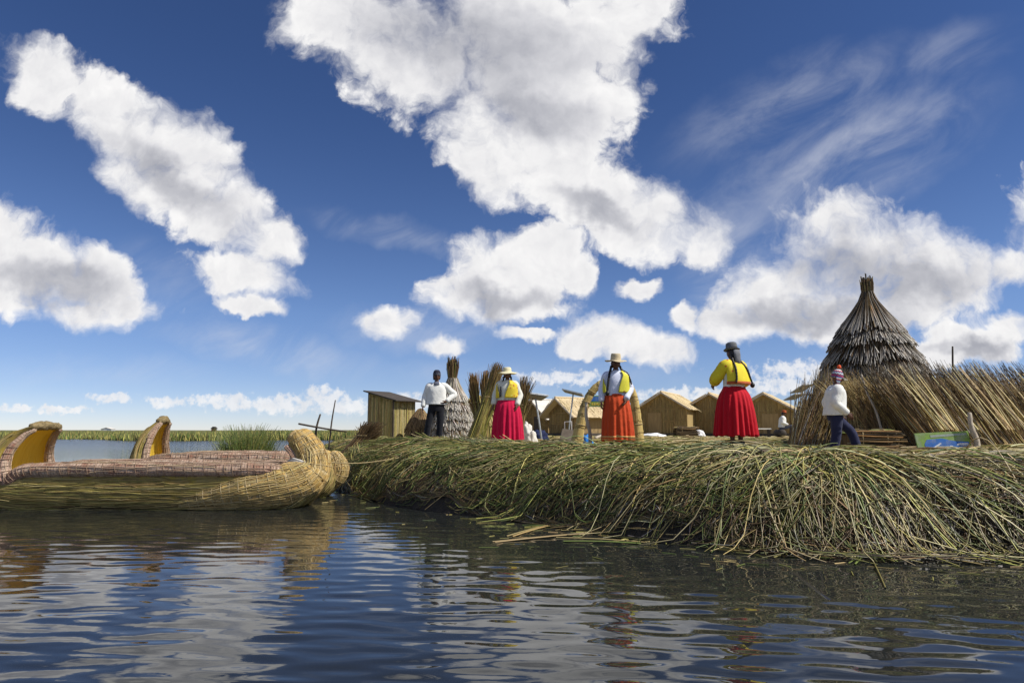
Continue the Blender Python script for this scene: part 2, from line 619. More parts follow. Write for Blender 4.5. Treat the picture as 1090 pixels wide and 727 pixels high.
def gz(x, y):
    return float(ground_z(x, y)[0])


def on_bank(s, w, h=0.0):
    """arrays of shore position, inward distance and lift -> world points"""
    i = np.clip(s / 0.1, 0, len(S_ALL) - 1.001)
    i0 = i.astype(int)
    f = (i - i0)[..., None]
    p = SHORE[i0] * (1 - f) + SHORE[i0 + 1] * f
    n = NORM[i0] * (1 - f) + NORM[i0 + 1] * f
    xy = p + n * w[..., None]
    z = height(w, xy[..., 0], xy[..., 1])
    z = np.where(w < 0.2, np.maximum(z + h, 0.004 + 0.4 * h), z + h)
    return np.concatenate([xy, z[..., None]], axis=-1)


def build_island():
    xs = np.concatenate([np.linspace(-16, -6, 26)[:-1], np.linspace(-6, 10, 134)[:-1], np.linspace(10, 48, 40)])
    ys = np.concatenate([np.linspace(4.6, 18, 112)[:-1], np.geomspace(18, 75, 46)])
    Y, X = np.meshgrid(ys, xs, indexing='ij')
    x, y = X.ravel(), Y.ravel()
    w = shore_dist(x, y)
    V = np.stack([x, y, height(w, x, y)], axis=-1)
    ny, nx = X.shape
    i = (np.arange(ny - 1)[:, None] * nx + np.arange(nx - 1)[None, :])
    q = np.stack([i, i + 1, i + nx + 1, i + nx], axis=-1).reshape(-1, 4)
    keep = (w[q] > -2.5).any(axis=1)
    m, T, p = principled('trodden_reed_ground')
    geo = T.add('ShaderNodeNewGeometry')
    pos = geo.outputs['Position']
    n1 = T.noise(T.mapping(pos, rot=(0, 0, 0.5), scale=(3, 30, 10)), 1.6, 5, 0.65)
    n2 = T.noise(pos, 0.9, 4, 0.55)
    z = T.add('ShaderNodeSeparateXYZ')
    T.put(z.inputs[0], pos)
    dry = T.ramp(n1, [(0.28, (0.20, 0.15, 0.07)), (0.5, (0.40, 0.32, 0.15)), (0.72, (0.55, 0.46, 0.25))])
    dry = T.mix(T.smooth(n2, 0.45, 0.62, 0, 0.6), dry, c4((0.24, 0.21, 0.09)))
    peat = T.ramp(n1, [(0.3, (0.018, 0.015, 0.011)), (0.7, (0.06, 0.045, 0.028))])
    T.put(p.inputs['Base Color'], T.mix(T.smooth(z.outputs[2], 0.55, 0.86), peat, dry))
    p.inputs['Roughness'].default_value = 0.9
    b = T.add('ShaderNodeBump')
    b.inputs['Distance'].default_value = 0.03
    T.put(b.inputs['Height'], n1)
    T.l.new(b.outputs[0], p.inputs['Normal'])
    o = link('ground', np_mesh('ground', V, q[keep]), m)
    tag(o, kind='structure')


build_island()


def bank_stems(N, s, w, h, r, col):
    """s, w, h arrays (N,K)"""
    P = on_bank(s, w, h)
    return P, r, col


def build_reeds():
    K = 9
    t = np.linspace(0, 1, K)[None]
    s_left, s_mid, s_r, s_end = S_OF_X(-3.6), S_OF_X(2.2), S_OF_X(3.5), S_OF_X(12)
    sets = []

    def emit(s, w, h, r, col, taper=0.45):
        P = on_bank(s, w, h)
        rr = r[:, None] * (1.0 - taper * t ** 1.5)
        sets.append((P, rr, np.repeat(col[:, None, :], K, axis=1)))

    # dark decayed layer that fills the face of the bank
    N = 7000
    s0 = rng.uniform(s_left - 2, s_end, N)[:, None]
    w0 = rng.uniform(0.25, 1.7, N)[:, None]
    L = rng.uniform(0.25, 0.8, N)[:, None]
    ds = rng.normal(-0.15, 0.35, N)[:, None]
    emit(s0 + ds * t, np.maximum(w0 - L * t, 0.06), 0.01 + rng.uniform(0, 0.05, N)[:, None] + 0.03 * np.sin(np.pi * t), rng.uniform(0.005, 0.010, N),
         pick(N, dark=5, brown=2.4, grey=.4, tan=.5))

    # A: green cut reeds combed over the left half of the bank, hanging down and to the left
    NC = 330
    cs = s_left - 0.6 + rng.beta(1.1, 1.0, NC) * (s_r + 0.6 - s_left)
    cw = rng.uniform(0.7, 2.3, NC)
    cds = -np.abs(rng.normal(0.8, 0.5, NC)) * np.where(rng.random(NC) < 0.12, -0.7, 1.0)
    cfall = rng.uniform(0.6, 1.7, NC)
    clift = rng.uniform(0.0, 0.16, NC)
    cspr = rng.normal(0.08, 0.10, NC)
    cdark = rng.uniform(0.55, 1.25, NC)
    N = 7000
    ci = rng.integers(0, NC, N)
    ci[rng.random(N) < 0.02] = 0
    stray = rng.random(N) < 0.22
    s0 = (np.where(stray, s_left - 0.6 + rng.random(N) * (s_r + 0.6 - s_left), cs[ci] + rng.normal(0, 0.16, N)))[:, None]
    w0 = np.where(stray, rng.uniform(0.6, 2.2, N), cw[ci] + rng.normal(0, 0.14, N))[:, None]
    fall = np.where(stray, rng.uniform(0.3, 1.8, N), cfall[ci] * rng.uniform(0.75, 1.2, N))[:, None]
    ds = np.where(stray, rng.normal(-0.4, 0.8, N), cds[ci] + rng.normal(0, 0.16, N))[:, None]
    lift = np.where(stray, rng.uniform(0, 0.2, N), clift[ci] + rng.uniform(0, 0.05, N))[:, None]
    spring = np.where(stray, rng.normal(0.06, 0.10, N), cspr[ci] + rng.normal(0, 0.04, N))[:, None]
    w = w0 - fall * t ** 1.15
    h = 0.012 + lift * np.sin(np.pi * np.clip(t * 1.1, 0, 1)) + spring * t ** 2
    w = np.maximum(w, rng.uniform(-0.05, 0.45, N)[:, None])
    h = np.maximum(h, 0.01)
    bend = rng.normal(0, 0.10, N)[:, None] * np.sin(np.pi * t)
    emit(s0 + ds * t ** 0.9 + bend, w, h, rng.uniform(0.0045, 0.0115, N),
         pick(N, green=2.4, leaf=3, olive=4.2, yellow=3, straw=2.2, pale=.6, brown=1, tan=1, dark=.5) * cdark[ci][:, None])

    # the left tip of the island, seen behind the boats
    N = 2600
    s0 = rng.uniform(s_left - 14, s_left + 0.6, N)[:, None]
    w0 = rng.uniform(0.5, 2.6, N)[:, None]
    ds = rng.normal(-0.2, 0.5, N)[:, None]
    w = np.maximum(w0 - rng.uniform(0.1, 1.5, N)[:, None] * t, rng.uniform(0, .3, N)[:, None])
    emit(s0 + ds * t, w, 0.015 + rng.uniform(0, 0.12, N)[:, None] * np.sin(np.pi * t) + rng.uniform(0, .08, N)[:, None] * t, rng.uniform(0.006, 0.012, N),
         pick(N, green=2, leaf=2, olive=3, yellow=2, straw=3, tan=2, brown=1))

    # ragged drowned stems at the foot of the face
    N = 4200
    s0 = rng.uniform(s_left - 1, s_r + 1, N)[:, None]
    w0 = rng.uniform(0.05, 0.75, N)[:, None]
    ds = rng.normal(-0.25, 0.35, N)[:, None]
    w = np.maximum(w0 - rng.uniform(0.1, 0.6, N)[:, None] * t, 0.02)
    emit(s0 + ds * t, w, 0.02 + rng.uniform(0, 0.14, N)[:, None] * t, rng.uniform(0.004, 0.009, N),
         pick(N, dark=3, brown=4, tan=2, olive=2, grey=1, straw=.7))

    # bunches thrown down at odd angles, and single stems that stick out
    NB = 170
    bs = rng.uniform(s_left - 1, s_end - 2, NB)
    bw = np.where(bs > s_r, rng.uniform(0.9, 1.9, NB), rng.uniform(0.35, 1.9, NB))
    ba = rng.uniform(0, 2 * np.pi, NB)
    bl = rng.uniform(0.35, 1.1, NB)
    bh = rng.uniform(0.03, 0.13, NB)
    N = NB * 13
    ci = np.repeat(np.arange(NB), 13)
    an = ba[ci] + rng.normal(0, 0.12, N)
    LL = bl[ci] * rng.uniform(.6, 1.1, N)
    off = rng.normal(0, 0.055, N)
    s0 = (bs[ci] - off * np.sin(an))[:, None]
    w0 = (bw[ci] + off * np.cos(an))[:, None]
    dry = rng.random(NB)[ci] < (0.30 + 0.35 * (bs[ci] > s_mid))
    cb = np.where(dry[:, None], pick(N, straw=3, pale=3, tan=2, grey=1), pick(N, leaf=2, olive=3, yellow=3, green=1.5))
    w = np.maximum(w0 + (LL * np.sin(an))[:, None] * (t - .5), 0.0)
    emit(s0 + (LL * np.cos(an))[:, None] * (t - .5), w, bh[ci][:, None] + rng.normal(0, .012, N)[:, None] + 0 * t, rng.uniform(0.004, 0.009, N), cb, taper=.3)
    N = 620
    s0 = rng.uniform(s_left - 1, s_end - 1, N)[:, None]
    w0 = rng.uniform(0.5, 1.7, N)[:, None]
    ds = rng.normal(-0.1, 0.4, N)[:, None]
    emit(s0 + ds * t, np.maximum(w0 - rng.uniform(-0.1, 0.6, N)[:, None] * t, 0), 0.02 + rng.uniform(0.02, 0.24, N)[:, None] * t ** 1.3, rng.uniform(0.004, 0.008, N),
         pick(N, straw=2, pale=2, yellow=3, leaf=2, olive=2, tan=1))

    # A2: short green ends sticking out of the top edge, left half
    N = 1600
    s0 = rng.uniform(s_left - 1.5, s_r + 0.5, N)[:, None]
    w0 = rng.uniform(1.2, 2.8, N)[:, None]
    ds = rng.normal(0.1, 0.55, N)[:, None]
    dw = rng.normal(-0.15, 0.25, N)[:, None]
    emit(s0 + ds * t, w0 + dw * t, 0.02 + rng.uniform(0, 0.07, N)[:, None] * t + 0.03 * np.sin(np.pi * t), rng.uniform(0.005, 0.010, N),
         pick(N, green=1.2, leaf=2, olive=3, yellow=2.4, straw=3, pale=1.6))

    # B: dry tangle over the right half, hanging both ways
    N = 1500
    s0 = rng.uniform(s_mid - 0.6, s_end, N)[:, None]
    w0 = rng.uniform(0.45, 1.5, N)[:, None]
    fall = rng.uniform(0.4, 1.9, N)[:, None]
    ds = rng.normal(0.25, 1.0, N)[:, None]
    lift = rng.uniform(0.0, 0.16, N)[:, None]
    w = np.maximum(w0 - fall * t ** 1.1, -0.25 + rng.uniform(0, 0.3, N)[:, None])
    h = 0.02 + lift * np.sin(np.pi * t) + rng.uniform(-0.01, 0.14, N)[:, None] * t ** 2
    emit(s0 + ds * t, w, h, rng.uniform(0.0035, 0.0080, N), pick(N, straw=1.8, pale=.9, tan=2.2, olive=2.2, leaf=1.6, brown=3.4, grey=1.4, dark=3.2, yellow=.8) * .88)

    # B2: long pale stalks arching down to the water in fans
    for (sx, n, spread, push, fallm) in ((3.0, 18, 0.7, 1.0, 1.5), (3.35, 30, 0.5, 0.9, 1.7), (4.0, 14, 0.9, 0.9, 1.5), (2.3, 24, 0.5, 0.3, 1.5), (2.6, 22, 0.4, -0.8, 1.4),
                                         (4.7, 10, 0.9, 0.8, 1.4), (3.5, 12, 0.8, -0.5, 1.5), (5.6, 10, 0.9, 0.6, 1.4), (1.6, 22, 0.5, -0.9, 1.6), (0.6, 18, 0.5, -0.9, 1.5)):
        s0 = S_OF_X(sx) + rng.normal(0, spread * 0.5, n)[:, None]
        w0 = rng.uniform(1.1, 1.7, n)[:, None]
        dsn = push + rng.normal(0, 0.6, n)[:, None]
        w = w0 - (fallm + rng.normal(0, 0.2, n)[:, None]) * t
        w = np.maximum(w, -0.45)
        h = 0.03 + rng.uniform(0.08, 0.30, n)[:, None] * np.sin(np.pi * t ** 0.9) + 0.02
        emit(s0 + dsn * t ** 1.25, w, h, rng.uniform(0.0055, 0.0095, n), pick(n, pale=2.0, straw=2.4, yellow=2.2, leaf=1.8, olive=1.4))

    # C: dry and pale-green stems lying along the rim
    N = 5600
    s0 = rng.uniform(s_left - 4, s_end, N)[:, None]
    w0 = rng.uniform(1.0, 3.6, N)[:, None]
    L = rng.uniform(0.4, 1.5, N)[:, None] * rng.choice([-1, 1], N)[:, None]
    ang = rng.normal(0, 0.26, N)[:, None]
    right = (s0[:, 0] > s_mid)
    lift = np.where(right, rng.uniform(0, 0.08, N), rng.uniform(0, 0.05, N))[:, None]
    cr = pick(N, straw=3, pale=3.6, yellow=1.8, olive=1.4, leaf=1.0, tan=1.0, grey=1.0)
    cl = pick(N, straw=3.2, pale=1.8, yellow=2.4, olive=2.6, leaf=1.6, green=.8, tan=1.2)
    emit(s0 + L * np.cos(ang) * t, w0 + L * np.sin(ang) * t, 0.012 + lift * rng.uniform(0.3, 1, N)[:, None] + rng.normal(0, 0.02, N)[:, None] * t ** 2,
         rng.uniform(0.005, 0.010, N), np.where(right[:, None], cr, cl), taper=0.3)

    # C2: packed horizontal stems showing in the upper face on the right
    N = 2300
    s0 = rng.uniform(s_mid, s_end, N)[:, None]
    w0 = (1.6 - 1.25 * rng.random(N) ** 1.8)[:, None]
    L = rng.uniform(0.3, 1.2, N)[:, None] * rng.choice([-1, 1], N)[:, None]
    ang = rng.normal(0, 0.25, N)[:, None]
    emit(s0 + L * np.cos(ang) * t, w0 + L * np.sin(ang) * t, rng.uniform(0.01, 0.10, N)[:, None] + 0 * t, rng.uniform(0.0045, 0.009, N),
         pick(N, straw=2, pale=2.2, tan=2, grey=2.4, brown=2, dark=1.6, olive=1), taper=0.3)

    P = np.concatenate([a[0] for a in sets])
    r = np.concatenate([a[1] for a in sets])
    c = np.concatenate([a[2] for a in sets])
    o = tubes('cut_reeds', P, r, c, M_FRESH)
    tag(o, 'cut green and straw reeds heaped along the bank and hanging to the water', 'reeds', kind='stuff')

    # loose litter of short stems over the trodden top
    N = 7000
    d = 9.0 + 26.0 * rng.random(N) ** 1.6
    x = rng.uniform(-0.75, 0.95, N) * d
    w = shore_dist(x, d)
    keep = w > 1.6
    x, y = x[keep], d[keep]
    n = len(x)
    L = rng.uniform(0.2, 0.8, n)[:, None]
    a = rng.uniform(0, np.pi, n)[:, None]
    tt = np.linspace(-0.5, 0.5, 4)[None]
    X, Y = x[:, None] + L * np.cos(a) * tt, y[:, None] + L * np.sin(a) * tt
    Z = ground_z(X.ravel(), Y.ravel()).reshape(X.shape) + 0.012 + rng.uniform(0, 0.05, n)[:, None]
    o = tubes('reed_litter', np.stack([X, Y, Z], -1), rng.uniform(0.006, 0.013, n)[:, None] * np.ones((1, 4)),
              pick(n, straw=3, pale=3, yellow=2, olive=1, tan=1, leaf=.8), M_STEM)
    tag(o, 'dry straw coloured reed litter trodden over the island top', 'straw', kind='stuff')

    # stems afloat under the bank
    specs = [((510, 549), (600, 546)), ((528, 577), (655, 566)), ((545, 570), (600, 556)), ((600, 575), (690, 578)), ((625, 566), (735, 573)), ((640, 571), (720, 578)),
             ((655, 577), (672, 571)), ((560, 560), (650, 562)), ((930, 590), (946, 625)), ((905, 600), (940, 583)), ((985, 592), (1040, 585)), ((365, 525), (395, 533)),
             ((690, 578), (745, 576)), ((820, 590), (860, 585)), ((700, 570), (712, 580)), ((580, 552), (640, 556))]
    P, cc, rr = [], [], []
    for (a, b) in specs:
        for _ in range(2 if abs(a[0] - b[0]) > 30 else 1):
            pa = np.array([a[0] + rng.normal(0, 4), a[1] + rng.normal(0, 1.2)])
            pb = np.array([b[0] + rng.normal(0, 5), b[1] + rng.normal(0, 1.2)])
            pts = []
            for k in np.linspace(0, 1, 5):
                m = pa * (1 - k) + pb * k
                dr = ray(m[0], m[1])
                s_ = -CAM_Z / dr.z
                pts.append((dr.x * s_, dr.y * s_, 0.006 + 0.01 * math.sin(math.pi * k)))
            P.append(pts)
    for _ in range(130):        # broken bits that drift along the foot of the bank
        s_ = rng.uniform(s_left, s_end - 3)
        q_ = on_bank(np.array([s_]), np.array([-abs(rng.normal(0, .55)) - .05]))[0]
        a_, l_ = rng.uniform(0, np.pi), rng.uniform(.03, .22)
        P.append([(q_[0] + l_ * k * math.cos(a_), q_[1] + l_ * k * math.sin(a_), .005) for k in np.linspace(-.5, .5, 5)])
    n = len(P)
    o = tubes('floating_reeds', np.array(P), np.concatenate([rng.uniform(0.006, 0.011, n - 130), rng.uniform(0.003, 0.006, 130)])[:, None] * np.ones((1, 5)), pick(n, yellow=3, leaf=2, straw=2, olive=1), M_FRESH)
    tag(o, 'loose yellow green reed stems floating at the foot of the bank', 'reeds', kind='stuff')


build_reeds()


# ------------------------------------------------------------------ far reed beds
def far_reeds():
    N = 16000
    x = rng.uniform(-150, 10, N)
    front = 92 + 10 * np.sin(x * 0.05) + 4 * np.sin(x * 0.21 + 1)
    y = front + 60 * rng.random(N) ** 2
    H = rng.uniform(0.35, 1.0, N) + 0.16 * np.sin(x * 0.13) + 0.12 * np.sin(x * 0.047 + 2) + np.where(y > front + 12, 0.22, 0)
    lean = rng.normal(0, 0.18, N)
    t = np.linspace(0, 1, 3)[None]
    P = np.stack([x[:, None] + lean[:, None] * t, y[:, None] + 0 * t, -0.05 + H[:, None] * t], -1)
    o = tubes('reed_bed', P, np.array([[0.09, 0.07, 0.015]]), pick(N, green=1, olive=4, yellow=4, leaf=3) * 1.15, M_STEM)
    tag(o, 'long low bed of green and yellow reeds across the far side of the lake', 'reed bed', kind='stuff')
    # low marsh behind it that closes the horizon
    V, Q = [], []
    xs = np.linspace(-900, 500, 240)
    rows = [(150, -0.1), (155, 0.75), (240, 1.0), (600, 1.25), (1500, 1.6), (1510, -0.1)]
    for (yy, zz) in rows:
        for xx in xs:
            V.append((xx * yy / 150 * 0.6, yy + 8 * math.sin(xx * 0.03), zz + (0.12 * math.sin(xx * 0.19) + 0.1 * math.sin(xx * 0.07)) * (zz > 0)))
    n = len(xs)
    for r_ in range(len(rows) - 1):
        for i in range(n - 1):
            Q.append((r_ * n + i, r_ * n + i + 1, (r_ + 1) * n + i + 1, (r_ + 1) * n + i))
    m = mat_mottled('marsh', (0.07, 0.08, 0.025), (0.20, 0.19, 0.07), scale=0.3, stretch=(1, 0.3, 1))
    tag(link('marsh_terrain', np_mesh('marsh_terrain', np.array(V), np.array(Q)), m), kind='structure')


far_reeds()
# ------------------------------------------------------------------ thing helpers
def thing(name, label, cat, loc=(0, 0, 0), rz=0.0, group=None):
    return tag(empty(name, loc, rz), label, cat, group)


def grid_arrays(G, closed=False):
    """G (n,m,3) -> verts, quads, par (length along n, position around m)"""
    n, m, _ = G.shape
    i = np.arange(n - 1)[:, None] * m
    if closed:
        j = np.arange(m)[None, :]
        j2 = (j + 1) % m
    else:
        j = np.arange(m - 1)[None, :]
        j2 = j + 1
    q = np.stack([i + j, i + j2, i + m + j2, i + m + j], -1).reshape(-1, 4)
    mid = G.mean(axis=1)
    L = np.concatenate([[0], np.cumsum(np.linalg.norm(np.diff(mid, axis=0), axis=1))])
    par = np.zeros((n, m, 3))
    par[..., 0] = L[:, None]
    par[..., 1] = np.arange(m)[None, :] / m
    return G.reshape(-1, 3), q, par.reshape(-1, 3)


def merge(parts):
    V, Q, A, off = [], [], [], 0
    for v, q, a in parts:
        V.append(v)
        Q.append(q + off)
        A.append(a)
        off += len(v)
    return np.concatenate(V), np.concatenate(Q), np.concatenate(A)


def loft(name, parts, mat, parent=None, smooth=True, solid=0.0):
    """parts: list of (G, closed)"""
    V, Q, A = merge([grid_arrays(np.asarray(G, float), c) for G, c in parts])
    o = link(name, np_mesh(name, V, Q, smooth=smooth, par=A), mat, parent)
    if solid:
        md = o.modifiers.new('thickness', 'SOLIDIFY')
        md.thickness = solid
        md.offset = 0
    return o


def curve_pts(pts, n):
    C = catmull(np.asarray(pts, float), 16)
    L = np.concatenate([[0], np.cumsum(np.linalg.norm(np.diff(C, axis=0), axis=1))])
    s = np.linspace(0, L[-1], n)
    return np.stack([np.interp(s, L, C[:, k]) for k in range(C.shape[1])], -1)


def pipe_grid(pts, radii, m=12, n=None, cap=True, noise=0.0, seed=0):
    """closed tube following pts; radii per control point"""
    pts = np.asarray(pts, float)
    rad = np.broadcast_to(np.asarray(radii, float), (len(pts),))
    if n:
        X = curve_pts(np.concatenate([pts, rad[:, None]], 1), n)
        pts, rad = X[:, :3], X[:, 3]
    if cap:
        d0 = pts[0] - pts[1]
        d1 = pts[-1] - pts[-2]
        d0 /= np.linalg.norm(d0)
        d1 /= np.linalg.norm(d1)
        pts = np.concatenate([[pts[0] + d0 * rad[0] * .45] * 2, [pts[0] + d0 * rad[0] * .25], pts, [pts[-1] + d1 * rad[-1] * .25], [pts[-1] + d1 * rad[-1] * .45] * 2])
        pts[0] += d0 * 1e-4
        pts[-1] += d1 * 1e-4
        rad = np.concatenate([[1e-4, rad[0] * .55, rad[0] * .85], rad, [rad[-1] * .85, rad[-1] * .55, 1e-4]])
    t = np.gradient(pts, axis=0)
    t /= np.linalg.norm(t, axis=1, keepdims=True) + 1e-9
    a = np.zeros_like(pts)
    ref = np.array([0, 1.0, 0]) if abs(t[len(t) // 2, 1]) < 0.8 else np.array([0, 0, 1.0])
    prev = ref
    for k in range(len(pts)):
        v = prev - t[k] * (prev @ t[k])
        v /= np.linalg.norm(v) + 1e-9
        a[k] = v
        prev = v
    b = np.cross(t, a)
    ang = np.arange(m) * 2 * np.pi / m
    G = pts[:, None] + rad[:, None, None] * (a[:, None] * np.cos(ang)[None, :, None] + b[:, None] * np.sin(ang)[None, :, None])
    if noise:
        g = np.random.default_rng(seed)
        nz = g.normal(0, noise, G.shape[:2])
        G += (G - pts[:, None]) * nz[..., None]
    return G


def lathe_grid(prof, m=24, c=(0, 0, 0), sx=1.0, sy=1.0):
    ang = np.arange(m) * 2 * np.pi / m
    prof = np.asarray(prof, float)
    G = np.stack([prof[:, None, 0] * np.cos(ang) * sx + c[0], prof[:, None, 0] * np.sin(ang) * sy + c[1], np.broadcast_to(prof[:, None, 1] + c[2], (len(prof), m))], -1)
    return G


def box_mesh(name, sx, sy, sz, mat, parent=None, loc=(0, 0, 0), rot=(0, 0, 0), bevel=0.01, z0=False):
    bm = bmesh.new()
    bmesh.ops.create_cube(bm, size=1.0)
    for v in bm.verts:
        v.co = Vector((v.co.x * sx, v.co.y * sy, (v.co.z + (0.5 if z0 else 0)) * sz))
    if bevel:
        bmesh.ops.bevel(bm, geom=bm.edges[:], offset=min(bevel, min(sx, sy, sz) * .3), segments=2, affect='EDGES', profile=.6)
    me = bpy.data.meshes.new(name)
    bm.to_mesh(me)
    bm.free()
    o = link(name, me, mat, parent)
    o.location = loc
    o.rotation_euler = rot
    return o


# ------------------------------------------------------------------ more materials
def mat_bound(name, a, b, line, period, streak=36.0, rough=0.7, stain=None, patch=None, width=0.16, lstr=.8):
    """bundled reed: streaks along the bundle, bindings across it"""
    m, T, p = principled(name)
    at_ = T.add('ShaderNodeAttribute', attribute_name='Par')
    v = T.mapping(at_.outputs['Vector'], scale=(1.6, streak, 1))
    n = T.noise(v, 1.0, 4.0, 0.6)
    geo = T.add('ShaderNodeNewGeometry')
    n2 = T.noise(geo.outputs['Position'], 5.0, 3.0, 0.6)
    col = T.ramp(n, [(0.3, a), (0.7, b)])
    if patch is not None:
        col = T.mix(T.smooth(n2, 0.46, 0.66), col, c4(patch))
    sep = T.add('ShaderNodeSeparateXYZ')
    T.put(sep.inputs[0], at_.outputs['Vector'])
    h = n
    if period:
        wob = T.math('MULTIPLY_ADD', n2, 1.1 * period, sep.outputs[0])
        fr = T.math('FRACT', T.math('DIVIDE', wob, period))
        ln = T.math('SUBTRACT', 1.0, T.smooth(T.math('ABSOLUTE', T.math('SUBTRACT', fr, 0.5)), width * .4, width))
        col = T.mix(T.math('MULTIPLY', ln, T.smooth(n2, 0.35, 0.6, lstr * .4, lstr)), col, c4(line))
        h = T.math('ADD', T.math('MULTIPLY', n, 0.6), T.math('MULTIPLY', ln, -0.7))
    if stain is not None:
        z = T.add('ShaderNodeSeparateXYZ')
        T.put(z.inputs[0], geo.outputs['Position'])
        zz = T.math('MULTIPLY_ADD', n2, -0.22, z.outputs[2])
        col = T.mix(T.smooth(zz, -0.09, 0.07, 0.92, 0.0), col, c4(stain))
    T.put(p.inputs['Base Color'], col)
    p.inputs['Roughness'].default_value = rough
    p.inputs['Specular IOR Level'].default_value = 0.2
    bn = T.add('ShaderNodeBump')
    bn.inputs['Distance'].default_value = 0.025
    T.put(bn.inputs['Height'], h)
    T.l.new(bn.outputs[0], p.inputs['Normal'])
    return m


M_HULL = mat_bound('boat_hull_reed', (0.15, 0.11, 0.035), (0.48, 0.36, 0.13), (0.20, 0.15, 0.07), 0.0, streak=85, stain=(0.025, 0.022, 0.015), patch=(0.36, 0.26, 0.05))
M_PROW = mat_bound('boat_prow_reed', (0.34, 0.20, 0.05), (0.62, 0.43, 0.15), (0.60, 0.50, 0.30), 0.085, streak=30, stain=(0.05, 0.04, 0.02), patch=(0.34, 0.26, 0.14), lstr=.55)
M_CORE_B = mat_mottled('weathered_reed_ends', (0.10, 0.075, 0.035), (0.34, 0.26, 0.13), scale=22, bump=.02)
M_ROLL = mat_bound('boat_rim_roll', (0.36, 0.24, 0.17), (0.60, 0.46, 0.35), (0.24, 0.13, 0.09), 0.045, streak=10, patch=(0.30, 0.15, 0.10), lstr=.35)
M_LINING = mat_bound('boat_lining_mat', (0.78, 0.50, 0.045), (0.90, 0.66, 0.10), (0.5, 0.33, 0.06), 0.0, streak=60)
M_ARCH = mat_bound('arch_reed', (0.38, 0.27, 0.08), (0.62, 0.48, 0.20), (0.30, 0.21, 0.08), 0.22, streak=20, width=.1)
M_ROPE = mat_mottled('rope', (0.45, 0.42, 0.36), (0.70, 0.67, 0.6), scale=40)
M_TANROPE = mat_mottled('reed_rope', (0.24, 0.18, 0.09), (0.45, 0.35, 0.18), scale=40)
M_POLE = mat_mottled('bleached_pole', (0.30, 0.25, 0.19), (0.55, 0.48, 0.38), scale=7, stretch=(4, 4, .6))
M_DARKBAR = mat_mottled('near_black_bar', (0.012, 0.011, 0.010), (0.030, 0.027, 0.023), scale=5, rough=.25, spec=.5)
M_DARKPOLE = mat_mottled('dark_pole', (0.05, 0.04, 0.03), (0.14, 0.11, 0.08), scale=7, stretch=(4, 4, .6))
M_MATWALL = mat_mottled('reed_mat_wall', (0.28, 0.20, 0.085), (0.50, 0.37, 0.17), scale=3.0, stretch=(9, 9, .5), bump=.01, c=(0.30, 0.19, 0.07), cscale=.9)
M_MATROOF = mat_mottled('reed_mat_roof', (0.52, 0.40, 0.23), (0.74, 0.62, 0.42), scale=3.0, stretch=(1, 8, 1), bump=.008)
M_DARKWOOD = mat_mottled('weathered_dark_wood', (0.035, 0.03, 0.028), (0.10, 0.085, 0.07), scale=4, stretch=(1, 8, 8))
M_TARP = mat_mottled('pale_tarpaulin', (0.55, 0.52, 0.46), (0.74, 0.71, 0.65), scale=2.0, bump=.02)
M_WHITE = mat_mottled('white_plastic', (0.66, 0.66, 0.68), (0.85, 0.85, 0.85), scale=3.0, rough=.5, bump=.01)
M_BLUE = mat_mottled('blue_plastic', (0.02, 0.14, 0.50), (0.05, 0.30, 0.72), scale=4.0, rough=.45, bump=.02)
M_NAVY = mat_mottled('navy_cloth', (0.010, 0.015, 0.05), (0.025, 0.035, 0.10), scale=6.0)
M_GREY = mat_mottled('grey_board', (0.16, 0.135, 0.11), (0.27, 0.235, 0.19), scale=5.0, bump=.006)
M_BACK = mat_mottled('panel_backing', (0.11, 0.11, 0.115), (0.16, 0.16, 0.165), scale=4, rough=.5)
M_METAL = mat_mottled('galvanised_steel', (0.30, 0.33, 0.36), (0.45, 0.48, 0.50), scale=8, rough=.4, spec=.5)
M_SHEDWALL = mat_mottled('shed_reed_wall', (0.30, 0.22, 0.07), (0.56, 0.43, 0.16), scale=2.5, stretch=(16, 16, .4), bump=.012, lo=.25, hi=.75)


def mat_solar():
    m, T, p = principled('solar_cells')
    tc = T.add('ShaderNodeTexCoord')
    br = T.add('ShaderNodeTexBrick')
    br.offset = 0.0
    T.put(br.inputs['Vector'], tc.outputs['Object'])
    br.inputs['Scale'].default_value = 6.0
    br.inputs['Mortar Size'].default_value = 0.02
    br.inputs['Brick Width'].default_value = 1.0
    br.inputs['Row Height'].default_value = 1.0
    br.inputs['Color1'].default_value = (0.012, 0.02, 0.05, 1)
    br.inputs['Color2'].default_value = (0.016, 0.024, 0.06, 1)
    br.inputs['Mortar'].default_value = (0.35, 0.36, 0.38, 1)
    T.put(p.inputs['Base Color'], br.outputs[0])
    p.inputs['Roughness'].default_value = 0.25
    return m


M_SOLAR = mat_solar()


